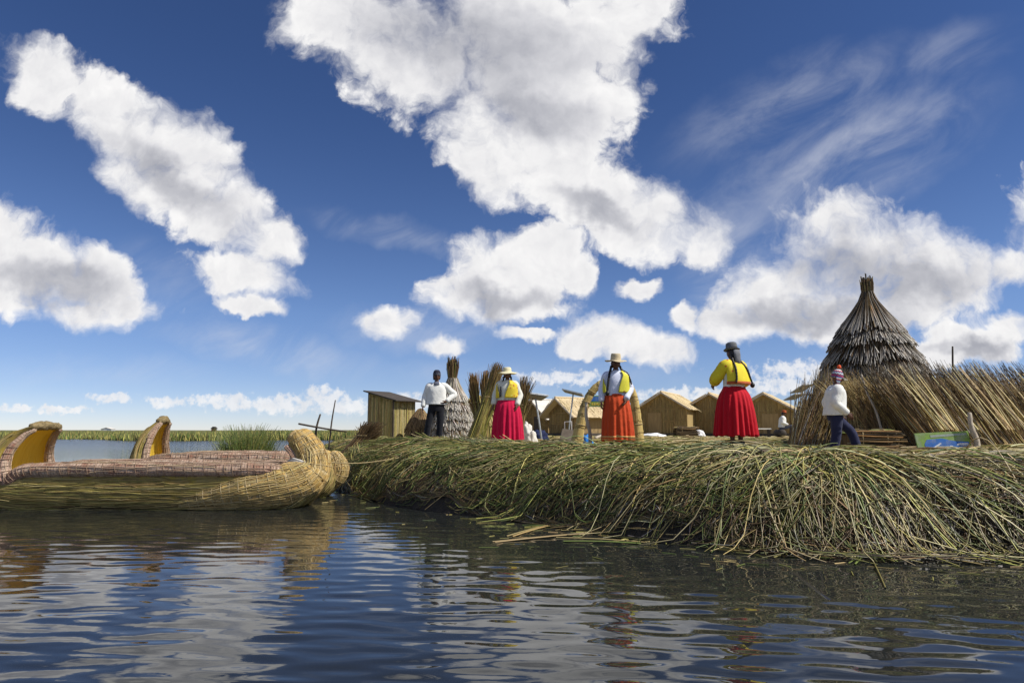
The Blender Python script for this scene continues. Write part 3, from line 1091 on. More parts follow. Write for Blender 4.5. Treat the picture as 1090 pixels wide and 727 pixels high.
# ------------------------------------------------------------------ reed boats
def stalks_on(G, N, frac, r, pal, parent, name='stalks', K=8, lift=.004, rows=None, cols=None, wander=.6, mute=0.0, tone=(0, 0, 0)):
    """separate long stalks lying along a lofted surface"""
    G = np.asarray(G, float)
    n, m, _ = G.shape
    du = np.gradient(G, axis=0)
    dv = np.gradient(G, axis=1)
    nr = np.cross(du, dv)
    nr /= np.linalg.norm(nr, axis=2, keepdims=True) + 1e-9
    ctr = G.mean(axis=1, keepdims=True)
    sg = np.sign(((G - ctr) * nr).sum(-1).mean())
    nr *= sg
    r0, r1 = rows or (0, n - 1)
    c0, c1 = cols or (0, m - 1)
    L = (r1 - r0) * rng.uniform(frac[0], frac[1], N)
    a = r0 + (r1 - r0 - L) * rng.random(N)
    k = a[:, None] + L[:, None] * np.linspace(0, 1, K)[None]
    c = rng.uniform(c0, c1, N)[:, None] + rng.normal(0, wander, N)[:, None] * np.linspace(-.5, .5, K)[None]
    c = np.clip(c, 0, m - 1.001)
    k = np.clip(k, 0, n - 1.001)
    i, j = k.astype(int), c.astype(int)
    fi, fj = (k - i)[..., None], (c - j)[..., None]

    def samp(A):
        return (A[i, j] * (1 - fi) + A[np.minimum(i + 1, n - 1), j] * fi) * (1 - fj) + (A[i, np.minimum(j + 1, m - 1)] * (1 - fi) + A[np.minimum(i + 1, n - 1), np.minimum(j + 1, m - 1)] * fi) * fj
    P = samp(G) + samp(nr) * (lift + rng.uniform(0, .010, N)[:, None, None] * (1 + (rng.random(N) < .08)[:, None, None] * 3 * np.linspace(0, 1, K)[None, :, None] ** 3))
    return tubes(name, P, rng.uniform(r[0], r[1], N)[:, None] * np.ones((1, K)), (1 - mute) * pick(N, **pal) + mute * np.array([tone]), M_STEM, parent=parent)


def lashings_on(G, rows, turns, r, col, parent, name='lashing'):
    """one cord wound round and round a bundle"""
    G = np.asarray(G, float)
    n, m, _ = G.shape
    M = turns * 18
    u = np.linspace(0, 1, M)
    k = rows[0] + (rows[1] - rows[0]) * (u + .004 * np.sin(u * 37) + .003 * np.sin(u * 91))
    k = np.clip(k, 0, n - 1.001)
    j = (u * turns * m) % m
    i, j0 = k.astype(int), j.astype(int)
    fi, fj = (k - i)[:, None], (j - j0)[:, None]
    j1 = (j0 + 1) % m
    p = (G[i, j0] * (1 - fi) + G[i + 1, j0] * fi) * (1 - fj) + (G[i, j1] * (1 - fi) + G[i + 1, j1] * fi) * fj
    c = G[i].mean(axis=1) * (1 - fi) + G[i + 1].mean(axis=1) * fi
    d = p - c
    p = c + d * (1 + .011 / (np.linalg.norm(d, axis=1, keepdims=True) + 1e-6))
    return tubes(name, p[None], np.full((1, M), r), np.array([col]), M_STEM, sides=4, parent=parent)


def reed_boat(label, loc, keel, hw, depth, rim_r, bundles, ropes, seed):
    """keel: (x,z) outline from stern tip to bow tip, local to loc; hw half widths; depth keel to rim"""
    root = thing('reed_boat', label, 'boat', loc)
    n, m = 64, 25
    K = curve_pts(np.concatenate([np.asarray(keel, float), np.asarray(hw)[:, None], np.asarray(depth)[:, None], np.asarray(rim_r)[:, None]], 1), n)
    c, W, D, RR = K[:, :2], K[:, 2], K[:, 3], K[:, 4]
    t = np.gradient(c, axis=0)
    t /= np.linalg.norm(t, axis=1, keepdims=True)
    nrm = np.stack([-t[:, 1], t[:, 0]], -1)          # towards the inside of the boat
    a = np.linspace(-np.pi / 2, np.pi / 2, m)

    def shell(inset):
        lat = np.sign(np.sin(a)) * (np.abs(np.sin(a)) ** 0.62 + (0.26 if inset == 0 else 0.0) * np.sin(2 * np.abs(a)))
        dep = 1 - np.abs(np.cos(a)) ** 0.85
        G = np.zeros((n, m, 3))
        ww = np.maximum(W - inset, 0.02)
        dd = D[:, None] * dep[None] * 1.0 + inset * (1 - dep[None])
        G[..., 0] = c[:, 0:1] + nrm[:, 0:1] * dd
        G[..., 2] = c[:, 1:2] + nrm[:, 1:2] * dd
        G[..., 1] = ww[:, None] * lat[None]
        return G
    outer = shell(0.0)
    g = np.random.default_rng(seed)
    outer[:, 1:-1] += g.normal(0, 0.006, outer[:, 1:-1].shape)
    h_ = loft('hull', [(outer, False)], M_HULL, root)
    stalks_on(outer, 900, (.06, .22), (.005, .010), dict(olive=2, tan=2.5, straw=5, yellow=3.5, brown=1, pale=1), h_, rows=(2, n - 3), cols=(1, 16), lift=.001, mute=.5, tone=(.30, .23, .075))
    inner = shell(0.05)
    loft('lining', [(inner[:, ::-1], False)], M_LINING, root)
    for side in (0, -1):
        pts = outer[:, side] * 1.0
        pts[:, 1] *= 0.96
        for _ in range(3):
            pts[2:-2] = (pts[:-4] + pts[1:-3] + pts[2:-2] + pts[3:-1] + pts[4:]) / 5
        g_ = pipe_grid(pts, RR, 14, noise=.05, seed=seed + side)
        rr_ = loft('rim_roll', [(g_, True)], M_ROLL, root)
        stalks_on(g_, 240, (.05, .2), (.003, .006), dict(blush=6, tan=1.2, grey=2, pale=2.5), rr_, wander=1.0, lift=.0, mute=.6, tone=(.54, .39, .28))
        lashings_on(g_, (6, n - 4), 46, .005, (0.27, 0.18, 0.12), rr_)
    # the cut reed ends that close each tip
    for e in (0, -1):
        ctr = outer[e].mean(axis=0)
        out = -t[e] if e == 0 else t[e]
        od = np.array([out[0], 0, out[1]])
        if e == -1:
            loft('tip_bundle', [(pipe_grid([ctr - od * .12, ctr + od * .05], [W[e] * 1.15, W[e] * .9], 14, noise=.08, seed=seed), True)], M_PROW, root)
        else:      # knotted ends of the reeds bound across the top of the scoop
            wv = np.array([0, W[e], 0])
            q_ = ctr + od * .01
            loft('tip_bundle', [(pipe_grid([q_ - wv * 1.02 - od * .03, q_ - wv * .35 + od * .025, q_ + wv * .3 + od * .01, q_ + wv * 1.02 - od * .04], [.055, .075, .06, .062], 14, n=16, noise=.12, seed=seed), True)], M_CORE_B, root)
    for pts, rad in bundles:
        g_ = pipe_grid(pts, rad, 20, n=36, noise=.035, seed=seed + 5)
        bb_ = loft('bundle', [(g_, True)], M_PROW, root)
        stalks_on(g_, 620, (.08, .3), (.005, .009), dict(straw=6, pale=3, tan=1.5, rust=1), bb_, rows=(3, 38), wander=.8, lift=.001, mute=.45, tone=(.50, .35, .13))
        lashings_on(g_, (5, 38), 24, .0055, (0.42, 0.33, 0.18), bb_)
    for ring in ropes:
        for k in range(3):
            ang = np.linspace(0, 2 * np.pi, 28)
            cx, cy, cz, rx, ry, tilt = ring
            r_ = np.stack([cx + rx * np.cos(ang) + 0.02 * k, cy + ry * np.sin(ang), cz + rx * np.cos(ang) * tilt + 0.025 * k + 0.012 * np.sin(3 * ang + k)], -1)
            loft('rope', [(pipe_grid(r_, 0.019, 6, cap=False), True)], M_ROPE, root)
    return root


def build_boats():
    Y1 = 11.2
    x0 = -5.6
    keel = [(-7.58, 1.29), (-7.86, 1.17), (-8.07, 0.90), (-8.15, 0.50), (-8.12, 0.08), (-7.7, -0.12), (-6.7, -0.16), (-5.2, -0.16), (-4.0, -0.14), (-3.35, 0.00), (-3.04, 0.30),
            (-2.98, 0.62), (-3.16, 0.92), (-3.46, 1.15)]
    hw = [0.32, 0.43, 0.52, 0.56, 0.57, 0.56, 0.56, 0.56, 0.55, 0.46, 0.36, 0.27, 0.20, 0.14]
    dp = [0.08, 0.14, 0.22, 0.34, 0.54, 0.72, 0.76, 0.76, 0.74, 0.66, 0.50, 0.38, 0.32, 0.26]
    rr = [0.035, 0.05, 0.06, 0.085, 0.10, 0.105, 0.11, 0.11, 0.105, 0.09, 0.06, 0.05, 0.045, 0.04]
    keel = [(a - x0, b) for a, b in keel]
    side = [(-5.65 - x0, -0.46, 0.03), (-5.2 - x0, -0.49, 0.10), (-4.6 - x0, -0.50, 0.18), (-4.0 - x0, -0.44, 0.27), (-3.5 - x0, -0.28, 0.36), (-3.2 - x0, -0.12, 0.52),
            (-3.24 - x0, -0.04, 0.76), (-3.36 - x0, 0.0, 0.96), (-3.45 - x0, 0, 1.10)]
    srad = [0.02, 0.10, 0.19, 0.28, 0.32, 0.29, 0.25, 0.22, 0.19]
    reed_boat('long reed boat nearest the water with a rolled pinkish rim and a rope tied bow', (x0, Y1, 0), keel, hw, dp, rr, [(side, srad)],
              [(-3.30 - x0, -0.03, 0.66, 0.30, 0.28, -0.15)], 3)
    Y2 = 12.85
    x1 = -5.1
    keel = [(-6.52, 1.39), (-6.72, 1.22), (-6.88, 0.88), (-6.95, 0.44), (-7.0, 0.05), (-6.5, -0.12), (-5.6, -0.15), (-4.6, -0.15), (-3.8, -0.12), (-3.36, 0.04), (-3.2, 0.30), (-3.26, 0.58), (-3.42, 0.76)]
    hw = [0.17, 0.26, 0.37, 0.46, 0.50, 0.52, 0.52, 0.52, 0.48, 0.40, 0.32, 0.24, 0.15]
    dp = [0.07, 0.14, 0.26, 0.42, 0.62, 0.80, 0.85, 0.85, 0.80, 0.62, 0.44, 0.30, 0.20]
    rr = [0.035, 0.05, 0.06, 0.075, 0.09, 0.10, 0.105, 0.105, 0.10, 0.08, 0.05, 0.045, 0.04]
    keel = [(a - x1, b) for a, b in keel]
    b1 = ([(-4.3 - x1, -0.36, 0.10), (-3.8 - x1, -0.34, 0.22), (-3.52 - x1, -0.28, 0.42), (-3.50 - x1, -0.22, 0.66), (-3.56 - x1, -0.2, 0.80)], [0.06, 0.17, 0.20, 0.16, 0.11])
    b2 = ([(-4.1 - x1, 0.05, 0.12), (-3.55 - x1, 0.0, 0.22), (-3.24 - x1, -0.02, 0.40), (-3.24 - x1, 0.0, 0.62), (-3.34 - x1, 0, 0.76)], [0.07, 0.18, 0.20, 0.16, 0.10])
    reed_boat('shorter reed boat moored behind the long one with its blunt bow against the reed bank', (x1, Y2, 0), keel, hw, dp, rr, [b1, b2], [], 9)
    # mooring line from the bows to the bank
    a = np.array([-3.25, 11.05, 0.72])
    b = on_bank(np.array([S_OF_X(-2.6)]), np.array([1.5]), 0.05)[0]
    c = on_bank(np.array([S_OF_X(-3.0)]), np.array([2.3]), 0.06)[0]
    pts = [a, a * .6 + b * .4 + np.array([0, 0, -.12]), b, b * .5 + c * .5 + np.array([0, 0, .03]), c]
    tag(loft('mooring_rope', [(pipe_grid(pts, 0.009, 6, n=40), True)], M_TANROPE), 'thin tan mooring rope slack from the boat bow to the bank', 'rope')


build_boats()


# ------------------------------------------------------------------ standing reed things
def stem_stack(parent, name, N, bx, by, bz, lean, L, jitter, pal, r=(0.0045, 0.009), K=5, sag=0.06, plume=None, bow=(0, 0), mat=None, fray=0.0):
    """reeds standing on the line bx (x0,x1), depth by (y0,y1), leaning by lean (dx,dy) per unit height; returns the stems object"""
    N = int(N * 1.35)
    t = np.linspace(0, 1, K)[None]
    u = rng.random(N)[:, None]
    x = bx[0] + (bx[1] - bx[0]) * u
    y = rng.uniform(by[0], by[1], N)[:, None]
    Ls = rng.uniform(L[0], L[1], N)[:, None]
    dx = lean[0] + rng.normal(0, jitter, N)[:, None]
    dy = lean[1] + rng.normal(0, jitter * .7, N)[:, None]
    k = 1 / np.sqrt(1 + dx ** 2 + dy ** 2)
    fx = rng.normal(0, fray, N)[:, None] * t ** 3
    P = np.stack([x + Ls * k * (dx * t + bow[0] * t ** 2) + fx, y + Ls * k * (dy * t + bow[1] * t ** 2) + fx * .3, bz + rng.uniform(0, .1, N)[:, None] * 0 + Ls * k * t - sag * t ** 2], -1)
    c = np.repeat(1.2 * pick(N, **pal)[:, None], K, 1)
    rr = rng.uniform(r[0], r[1], N)[:, None] * (1 - 0.55 * t)
    if plume is not None:
        head = np.array(PAL[plume]) * rng.uniform(.7, 1.3, (N, 1))
        sel = rng.random(N) < 0.7
        c[sel, -1] = head[sel]
        c[sel, -2] = 0.5 * c[sel, -2] + 0.5 * head[sel]
        rr[sel, -2] *= 1.6
    return tubes(name, P, rr, c, mat or M_STEM, parent=parent)


def prism(name, pts_front, depth, mat, parent=None):
    """a solid core: outline (x,z) in front, set back by depth"""
    n = len(pts_front)
    bm = bmesh.new()
    f = [bm.verts.new((p[0], 0, p[1])) for p in pts_front]
    b = [bm.verts.new((p[0], depth, p[1])) for p in pts_front]
    bm.faces.new(f)
    bm.faces.new(b[::-1])
    for i in range(n):
        bm.faces.new((f[i], b[i], b[(i + 1) % n], f[(i + 1) % n]))
    bmesh.ops.recalc_face_normals(bm, faces=bm.faces[:])
    me = bpy.data.meshes.new(name)
    bm.to_mesh(me)
    bm.free()
    return link(name, me, mat, parent)


M_CORE = mat_mottled('packed_reed', (0.07, 0.05, 0.025), (0.22, 0.15, 0.07), scale=2.5, stretch=(14, 14, .6), bump=.02)


def thatched_cone(label, loc, prof, tiers, name='thatched_hut', tuft=None, body_pal=None, tip='grey', n_per=260, r=(0.008, 0.016), group=None, step=.05):
    """prof: (radius,z) from base to top; tiers: (z_edge, length) from low to high"""
    root = thing(name, label, 'hut', loc)
    prof = np.asarray(prof, float)
    loft('roof_cone', [(lathe_grid(prof, 40), True)], M_CORE, root)
    zs, rs = prof[:, 1], prof[:, 0]
    K = 5
    t = np.linspace(0, 1, K)[None]
    for k, (ze, Lz, npal) in enumerate(tiers):
        N = int(n_per * max(np.interp(ze, zs, rs), .25) * (2.2 if k == len(tiers) - 1 else 1.6))
        a = rng.uniform(0, 2 * np.pi, N)[:, None]
        zt = ze + Lz * rng.uniform(.7, 1.0, N)[:, None]
        zb = ze + rng.normal(0, 0.045, N)[:, None] + 0.05 * np.sin(5 * a + k) + rng.choice([0, 0, 0, .12], N)[:, None]
        z = zt + (zb - zt) * t
        rad = np.interp(z, zs, rs) + 0.02 + step * t ** 1.2 + rng.uniform(0, .05, N)[:, None] * t
        da = rng.normal(0, 0.06, N)[:, None] * t
        P = np.stack([rad * np.cos(a + da), rad * np.sin(a + da), z], -1)
        c = np.repeat(pick(N, **(npal or body_pal))[:, None], K, 1)
        tipc = np.array(PAL[tip]) * rng.uniform(.75, 1.45, (N, 1))
        sel = rng.random(N) < 0.8
        c[sel, -1] = tipc[sel]
        c[sel, -2] = .45 * c[sel, -2] + .55 * tipc[sel]
        tubes('thatch_layer', P, rng.uniform(r[0], r[1], N)[:, None] * np.ones((1, K)), c, M_STEM, parent=root)
    if tuft:
        z0, z1, r0, r1, N = tuft
        a = rng.uniform(0, 2 * np.pi, N)[:, None]
        q = np.sqrt(rng.random(N))[:, None]
        zt = z1 + rng.normal(0, .12 * (z1 - z0), N)[:, None]
        z = z0 + (zt - z0) * t
        rad = q * (r0 + (r1 - r0) * t ** 1.5)
        P = np.stack([rad * np.cos(a), rad * np.sin(a), z], -1)
        tubes('tuft', P, rng.uniform(r[0], r[1], N)[:, None] * np.ones((1, K)), pick(N, dark=2, brown=4, tan=2, olive=1), M_STEM, parent=root)
        zm = z0 + (z1 - z0) * .25
        loft('binding', [(pipe_grid(np.stack([r0 * 1.15 * np.cos(np.linspace(0, 6.283, 20)), r0 * 1.15 * np.sin(np.linspace(0, 6.283, 20)), np.full(20, zm)], -1), .02, 6, cap=False), True)], M_TANROPE, root)
    return root


def build_huts():
    # the tall conical hut on the right
    Y = 17.0
    b = at(934, 470, Y)
    G = gz(b.x, Y)
    prof = [(1.50, 0.0), (1.36, 0.6), (1.22, 1.3), (1.08, 1.79), (0.96, 2.12), (0.81, 2.47), (0.66, 2.73), (0.43, 3.12), (0.19, 3.56), (0.12, 3.72), (0.09, 3.85)]
    dk = dict(dark=5, brown=4, tan=1, grey=.6)
    tiers = [(0.6, .9, dk), (1.1, .8, dk), (1.56, .7, dk), (1.98, .65, dk), (2.42, .65, dk), (2.76, 1.15, dict(dark=4, brown=5, tan=1, grey=.8))]
    thatched_cone('tall conical hut of layered dark thatch with a tied tuft on top', (b.x, Y, G), prof, tiers, tuft=(3.45, 4.08, .12, .16, 320), body_pal=dk, n_per=330, tip='ash', step=.12, r=(.006, .012))

    # the slim pale cone hut behind the man in the white pullover
    Y = 26.0
    b = at(481, 468, Y)
    G = gz(b.x, Y)
    prof = [(0.86, 0), (0.82, .5), (0.72, 1.0), (0.50, 1.5), (0.30, 1.9), (0.19, 2.2), (0.14, 2.5), (0.14, 2.6)]
    gy = dict(grey=5, tan=.6, brown=1.4)
    tiers = [(0.05, .5, gy), (0.4, .5, gy), (0.75, .5, gy), (1.1, .5, gy), (1.45, .9, gy)]
    thatched_cone('small grey thatched cone hut with a tall brush topknot behind the standing man', (b.x, Y, G), prof, tiers, tuft=(2.0, 2.92, .14, .25, 260), body_pal=gy, tip='ash', step=.08, n_per=420, r=(.01, .02))

    # brown haycock at its left, yellow rounded hut at its right
    Y = 27.0
    b = at(447, 468, Y)
    prof = [(.52, 0), (.50, .35), (.36, .75), (.18, 1.05), (.06, 1.2), (0.01, 1.22)]
    br = dict(tan=4, brown=3, straw=1)
    thatched_cone('low brown haycock of reeds between the shed and the grey cone hut', (b.x, Y, gz(b.x, Y)), prof, [(0.02, .6, br), (.4, .8, br)], name='haycock', body_pal=br, tip='tan', n_per=420, r=(.01, .02))
    Y = 28.0
    b = at(508, 468, Y)
    prof = [(1.05, 0), (1.0, .6), (.82, 1.1), (.5, 1.5), (.2, 1.72), (.02, 1.78)]
    yl = dict(straw=4, yellow=4, tan=1)
    thatched_cone('rounded hut of yellow straw behind the standing reed sheaves', (b.x, Y, gz(b.x, Y)), prof, [(0.02, .8, yl), (.55, .8, yl), (1.0, .8, yl)], body_pal=yl, tip='straw', n_per=420, r=(.01, .02))


build_huts()


def build_shed():
    Y = 28.0
    b = at(416, 468, Y)
    G = gz(b.x, Y)
    root = thing('reed_shed', 'small square reed shed with a flat slanting dark roof at the left of the island', 'shed', (b.x, Y, G - .05), R(-37))
    w, d, h0, h1 = 1.45, 1.15, 1.95, 1.62
    prof = [(-w / 2, 0), (w / 2, 0), (w / 2, h1), (-w / 2, h0)]
    o = prism('wall', prof, d, M_SHEDWALL, root)
    o.location.y = -d / 2
    # upright stems over the faces
    K = 3
    t = np.linspace(0, 1, K)[None]
    for (ax, n) in (('f', 300), ('r', 240)):
        u = rng.random(n)[:, None]
        if ax == 'f':
            x = -w / 2 + w * u + 0 * t
            y = -d / 2 - .02 + rng.normal(0, .008, n)[:, None] + 0 * t
        else:
            x = w / 2 + .02 + rng.normal(0, .008, n)[:, None] + 0 * t
            y = -d / 2 + d * u + 0 * t
        top = np.interp(x[:, :1], [-w / 2, w / 2], [h0, h1]) - .03 - rng.random(n)[:, None] ** 3 * .35
        z = top * t
        tubes('reed_facing', np.stack([x + rng.normal(0, .015, n)[:, None] * t, y, z], -1), rng.uniform(.006, .010, n)[:, None] * np.ones((1, K)), pick(n, straw=6, yellow=1, pale=2) * 1.3, M_STEM, parent=root)
    sl = math.atan2(h1 - h0, w)
    box_mesh('roof', w + .55, d + .3, .05, M_DARKWOOD, root, (0.05, 0, (h0 + h1) / 2 + .03), (0, -sl, 0))
    for sx, sy in ((-1, -1), (1, -1), (1, 1)):
        P = [(sx * w / 2, sy * d / 2, 0), (sx * w / 2, sy * d / 2, h0 if sx < 0 else h1)]
        loft('post', [(pipe_grid(P, .04, 8), True)], M_DARKPOLE, root)


build_shed()


# ------------------------------------------------------------------ reed mat houses
def house(label, px, Y, rot, w, d, eave, ridge, over=.25, roof=None, wall=None, door=None, group='reed mat houses behind the people', name='reed_house', roof_th=.06):
    b = at(px, 464, Y)
    G = gz(b.x, Y)
    root = thing(name, label, 'house', (b.x, Y, G - .03), R(rot), group)
    wall = wall or M_MATWALL
    roof = roof or M_MATROOF
    o = prism('wall', [(-w / 2, .12), (w / 2, .12), (w / 2, eave), (0, ridge), (-w / 2, eave)], d, wall, root)
    box_mesh('platform', w + .3, d + .3, .2, M_DARKWOOD, root, (0, d / 2, .08))
    sl = math.atan2(ridge - eave, w / 2)
    ln = (w / 2 + over) / math.cos(sl)
    for s in (-1, 1):
        cx = s * (w / 2 + over) / 2
        cz = ridge - math.tan(sl) * (w / 2 + over) / 2 + roof_th * .75
        r_ = box_mesh('roof_slope', ln, d + 2 * over + .1, roof_th, roof, root, (cx, d / 2, cz), (0, s * sl, 0), bevel=.015)
        # edge batten along the gable
        box_mesh('barge_board', ln, .05, .09, M_POLE, root, (cx, -over - .08, cz - .02), (0, s * sl, 0), bevel=.01)
    loft('ridge_roll', [(pipe_grid([(0, -over - .05, ridge + roof_th + .03), (0, d + over, ridge + roof_th + .03)], .07, 8), True)], roof, root)
    if door:
        dx, dw, dh, dm = door
        box_mesh('door', dw, .05, dh, dm, root, (dx, -.015, .14 + dh / 2), bevel=.008)
        for s in (-1, 1):
            box_mesh('door_frame', .05, .07, dh + .08, M_BATTEN, root, (dx + s * (dw / 2 + .03), -.02, .14 + dh / 2), bevel=.008)
    # reed facing on the gable and ragged thatch on the slopes
    nf = 240
    xf = rng.uniform(-w / 2, w / 2, nf)[:, None]
    zt = eave + (ridge - eave) * (1 - np.abs(xf) / (w / 2)) - .02
    tt = np.linspace(0, 1, 3)[None]
    z0 = rng.choice([.12, .12, eave * .5], nf)[:, None]
    fr_ = tubes('reed_facing', np.stack([xf + rng.normal(0, .03, nf)[:, None] * tt, -.018 + 0 * tt * xf, z0 + (zt - z0) * rng.uniform(.7, 1, nf)[:, None] * tt], -1), rng.uniform(.006, .010, nf)[:, None] * np.ones((1, 3)), .6 * pick(nf, straw=1, tan=1) + .4 * np.array([[.36, .26, .115]]), M_STEM, parent=root)
    for s in (-1, 1):
        ns = 200
        u0 = rng.uniform(0, .75, ns)[:, None]
        uu = u0 + rng.uniform(.2, .45, ns)[:, None] * tt
        xs_ = (w / 2 + over) * uu
        P_ = np.stack([s * xs_, rng.uniform(-over - .12, d + over, ns)[:, None] + rng.normal(0, .08, ns)[:, None] * tt, ridge - math.tan(sl) * xs_ + roof_th * 1.9 + .03 - .10 * np.maximum(uu - .95, 0)], -1)
        tubes('thatch', P_, rng.uniform(.009, .016, ns)[:, None] * np.ones((1, 3)), 0.35 * pick(ns, pale=1) + np.array([[.42, .33, .19]]), M_STEM, parent=root) if roof is M_MATROOF else None
    # battens that hold the mats
    for z in (eave * .55, eave * .98):
        box_mesh('batten', w * .98, .03, .04, M_BATTEN, root, (0, -.02, z), bevel=.006)
    for x in (-w * .25, w * .25):
        if not door or abs(x - door[0]) > door[1] * .8:
            box_mesh('batten', .04, .03, eave * .8, M_BATTEN, root, (x, -.035, .14 + eave * .4), bevel=.006)
    return root


M_BATTEN = mat_mottled('split_cane_batten', (0.20, 0.13, 0.05), (0.36, 0.25, 0.11), scale=5, stretch=(5, 5, .5))
M_TANWALL = mat_mottled('tan_mat_wall', (0.22, 0.15, 0.07), (0.38, 0.27, 0.13), scale=3.0, stretch=(9, 9, .5), bump=.01)
house('wide gabled reed mat house between the women in orange and in red skirts', 706, 42, -26, 2.95, 4.6, 1.72, 2.62, door=(-.5, .8, 1.3, M_TANWALL))
house('reed mat house with a dark doorway half hidden at the left of the red skirt', 757, 43, -26, 3.0, 4.6, 1.72, 2.58, door=(.55, .55, 1.4, M_DARKWOOD))
house('reed mat house with a long right roof slope behind the seated man', 815, 40, -27, 3.5, 4.4, 1.45, 2.45, door=(.3, .9, 1.2, M_TANWALL))
house('reed mat house with a pale broad roof between the two solar panels', 598, 40, -52, 2.2, 3.4, 1.35, 2.15, over=.45, wall=M_TANWALL)
house('low house with a white tarpaulin roof left of the first solar panel', 570, 44, -50, 2.4, 2.6, 1.25, 2.25, roof=M_TARP, wall=M_TANWALL, door=(.2, .6, 1.1, M_DARKWOOD), over=.35)
house('small reed house with a dark roof edge beside the leaning reed stack', 868, 44, -20, 2.6, 3.0, 1.4, 2.3, roof=M_CORE, over=.2)


# ------------------------------------------------------------------ sheaves, stacks and bundles
def sheaf(label, px, py, Y, N, L, lean, base_r, waist, top_r, pal, plume='brown', group=None, name='reed_sheaf', cat='sheaf'):
    """a tied bundle of reeds standing up, flaring into a plume"""
    b = at(px, py, Y)
    G = gz(b.x, Y)
    root = thing(name, label, cat, (b.x, Y, G - .03), 0, group)
    K = 7
    t = np.linspace(0, 1, K)[None]
    a = rng.uniform(0, 2 * np.pi, N)[:, None]
    q = np.sqrt(rng.random(N))[:, None]
    rad = q * np.interp(t, [0, .45, .7, 1], [base_r, waist * 1.15, waist, top_r])
    Ls = L * rng.uniform(.62, 1.08, N)[:, None]
    rad = rad * (1 + rng.normal(0, .35, N)[:, None] * t ** 3)
    P = np.stack([rad * np.cos(a) + lean[0] * t * L, rad * np.sin(a) * .8 + lean[1] * t * L, Ls * t], -1)
    c = np.repeat(pick(N, **pal)[:, None], K, 1)
    hd = np.array(PAL[plume]) * rng.uniform(.7, 1.4, (N, 1))
    c[:, -1] = hd
    c[:, -2] = .6 * hd + .4 * c[:, -2]
    rr = rng.uniform(.007, .012, N)[:, None] * np.array([[1, 1, .9, .85, .8, 1.0, .5]])
    tubes('stems', P, rr, c, M_STEM, parent=root)
    ang = np.linspace(0, 2 * np.pi, 18)
    tt = .62
    ring = np.stack([waist * 1.02 * np.cos(ang) + lean[0] * tt * L, waist * .85 * np.sin(ang) + lean[1] * tt * L, np.full(18, L * tt)], -1)
    loft('binding', [(pipe_grid(ring, .014, 6, cap=False), True)], M_TANROPE, root)
    return root


GS = 'reed sheaves standing behind the woman in pink'
yl = dict(straw=4, tan=3, yellow=3, brown=1, olive=1)
sheaf('left reed sheaf leaning outward behind the woman in the pink skirt', 514, 471, 17.2, 380, 1.68, (-.16, .05), .18, .075, .13, yl, 'rust', GS)
sheaf('middle reed sheaf standing upright just left of the pink skirt', 515, 471, 17.0, 380, 1.70, (.02, .05), .2, .075, .12, yl, 'rust', GS)
sheaf('thick yellow reed sheaf slanting up behind the shoulder of the woman in pink', 504, 471, 16.7, 560, 1.86, (.31, .0), .24, .11, .14, dict(yellow=4, straw=4, olive=2, tan=1), 'tan', GS)
sheaf('reed sheaf with a ragged plume showing at the right of the pink clad woman', 550, 471, 17.0, 300, 1.62, (.14, .05), .15, .08, .2, yl, 'brown', GS)
sheaf('dark brown reed bundle leaning over at the left end of the island', 370, 473, 18.5, 420, 0.85, (.75, .1), .28, .16, .26, dict(brown=4, tan=3, dark=2, straw=1), 'brown')
sheaf('low brown tuft of reeds beside the shed on the left end of the island', 384, 472, 19.5, 300, 0.6, (.35, .1), .3, .2, .3, dict(brown=4, tan=3, straw=2), 'tan')
sheaf('loose brown reed heap between the boat bows and the lashed poles', 330, 472, 17.5, 260, 0.5, (.5, .1), .3, .25, .3, dict(brown=3, tan=3, straw=2, olive=1), 'brown')


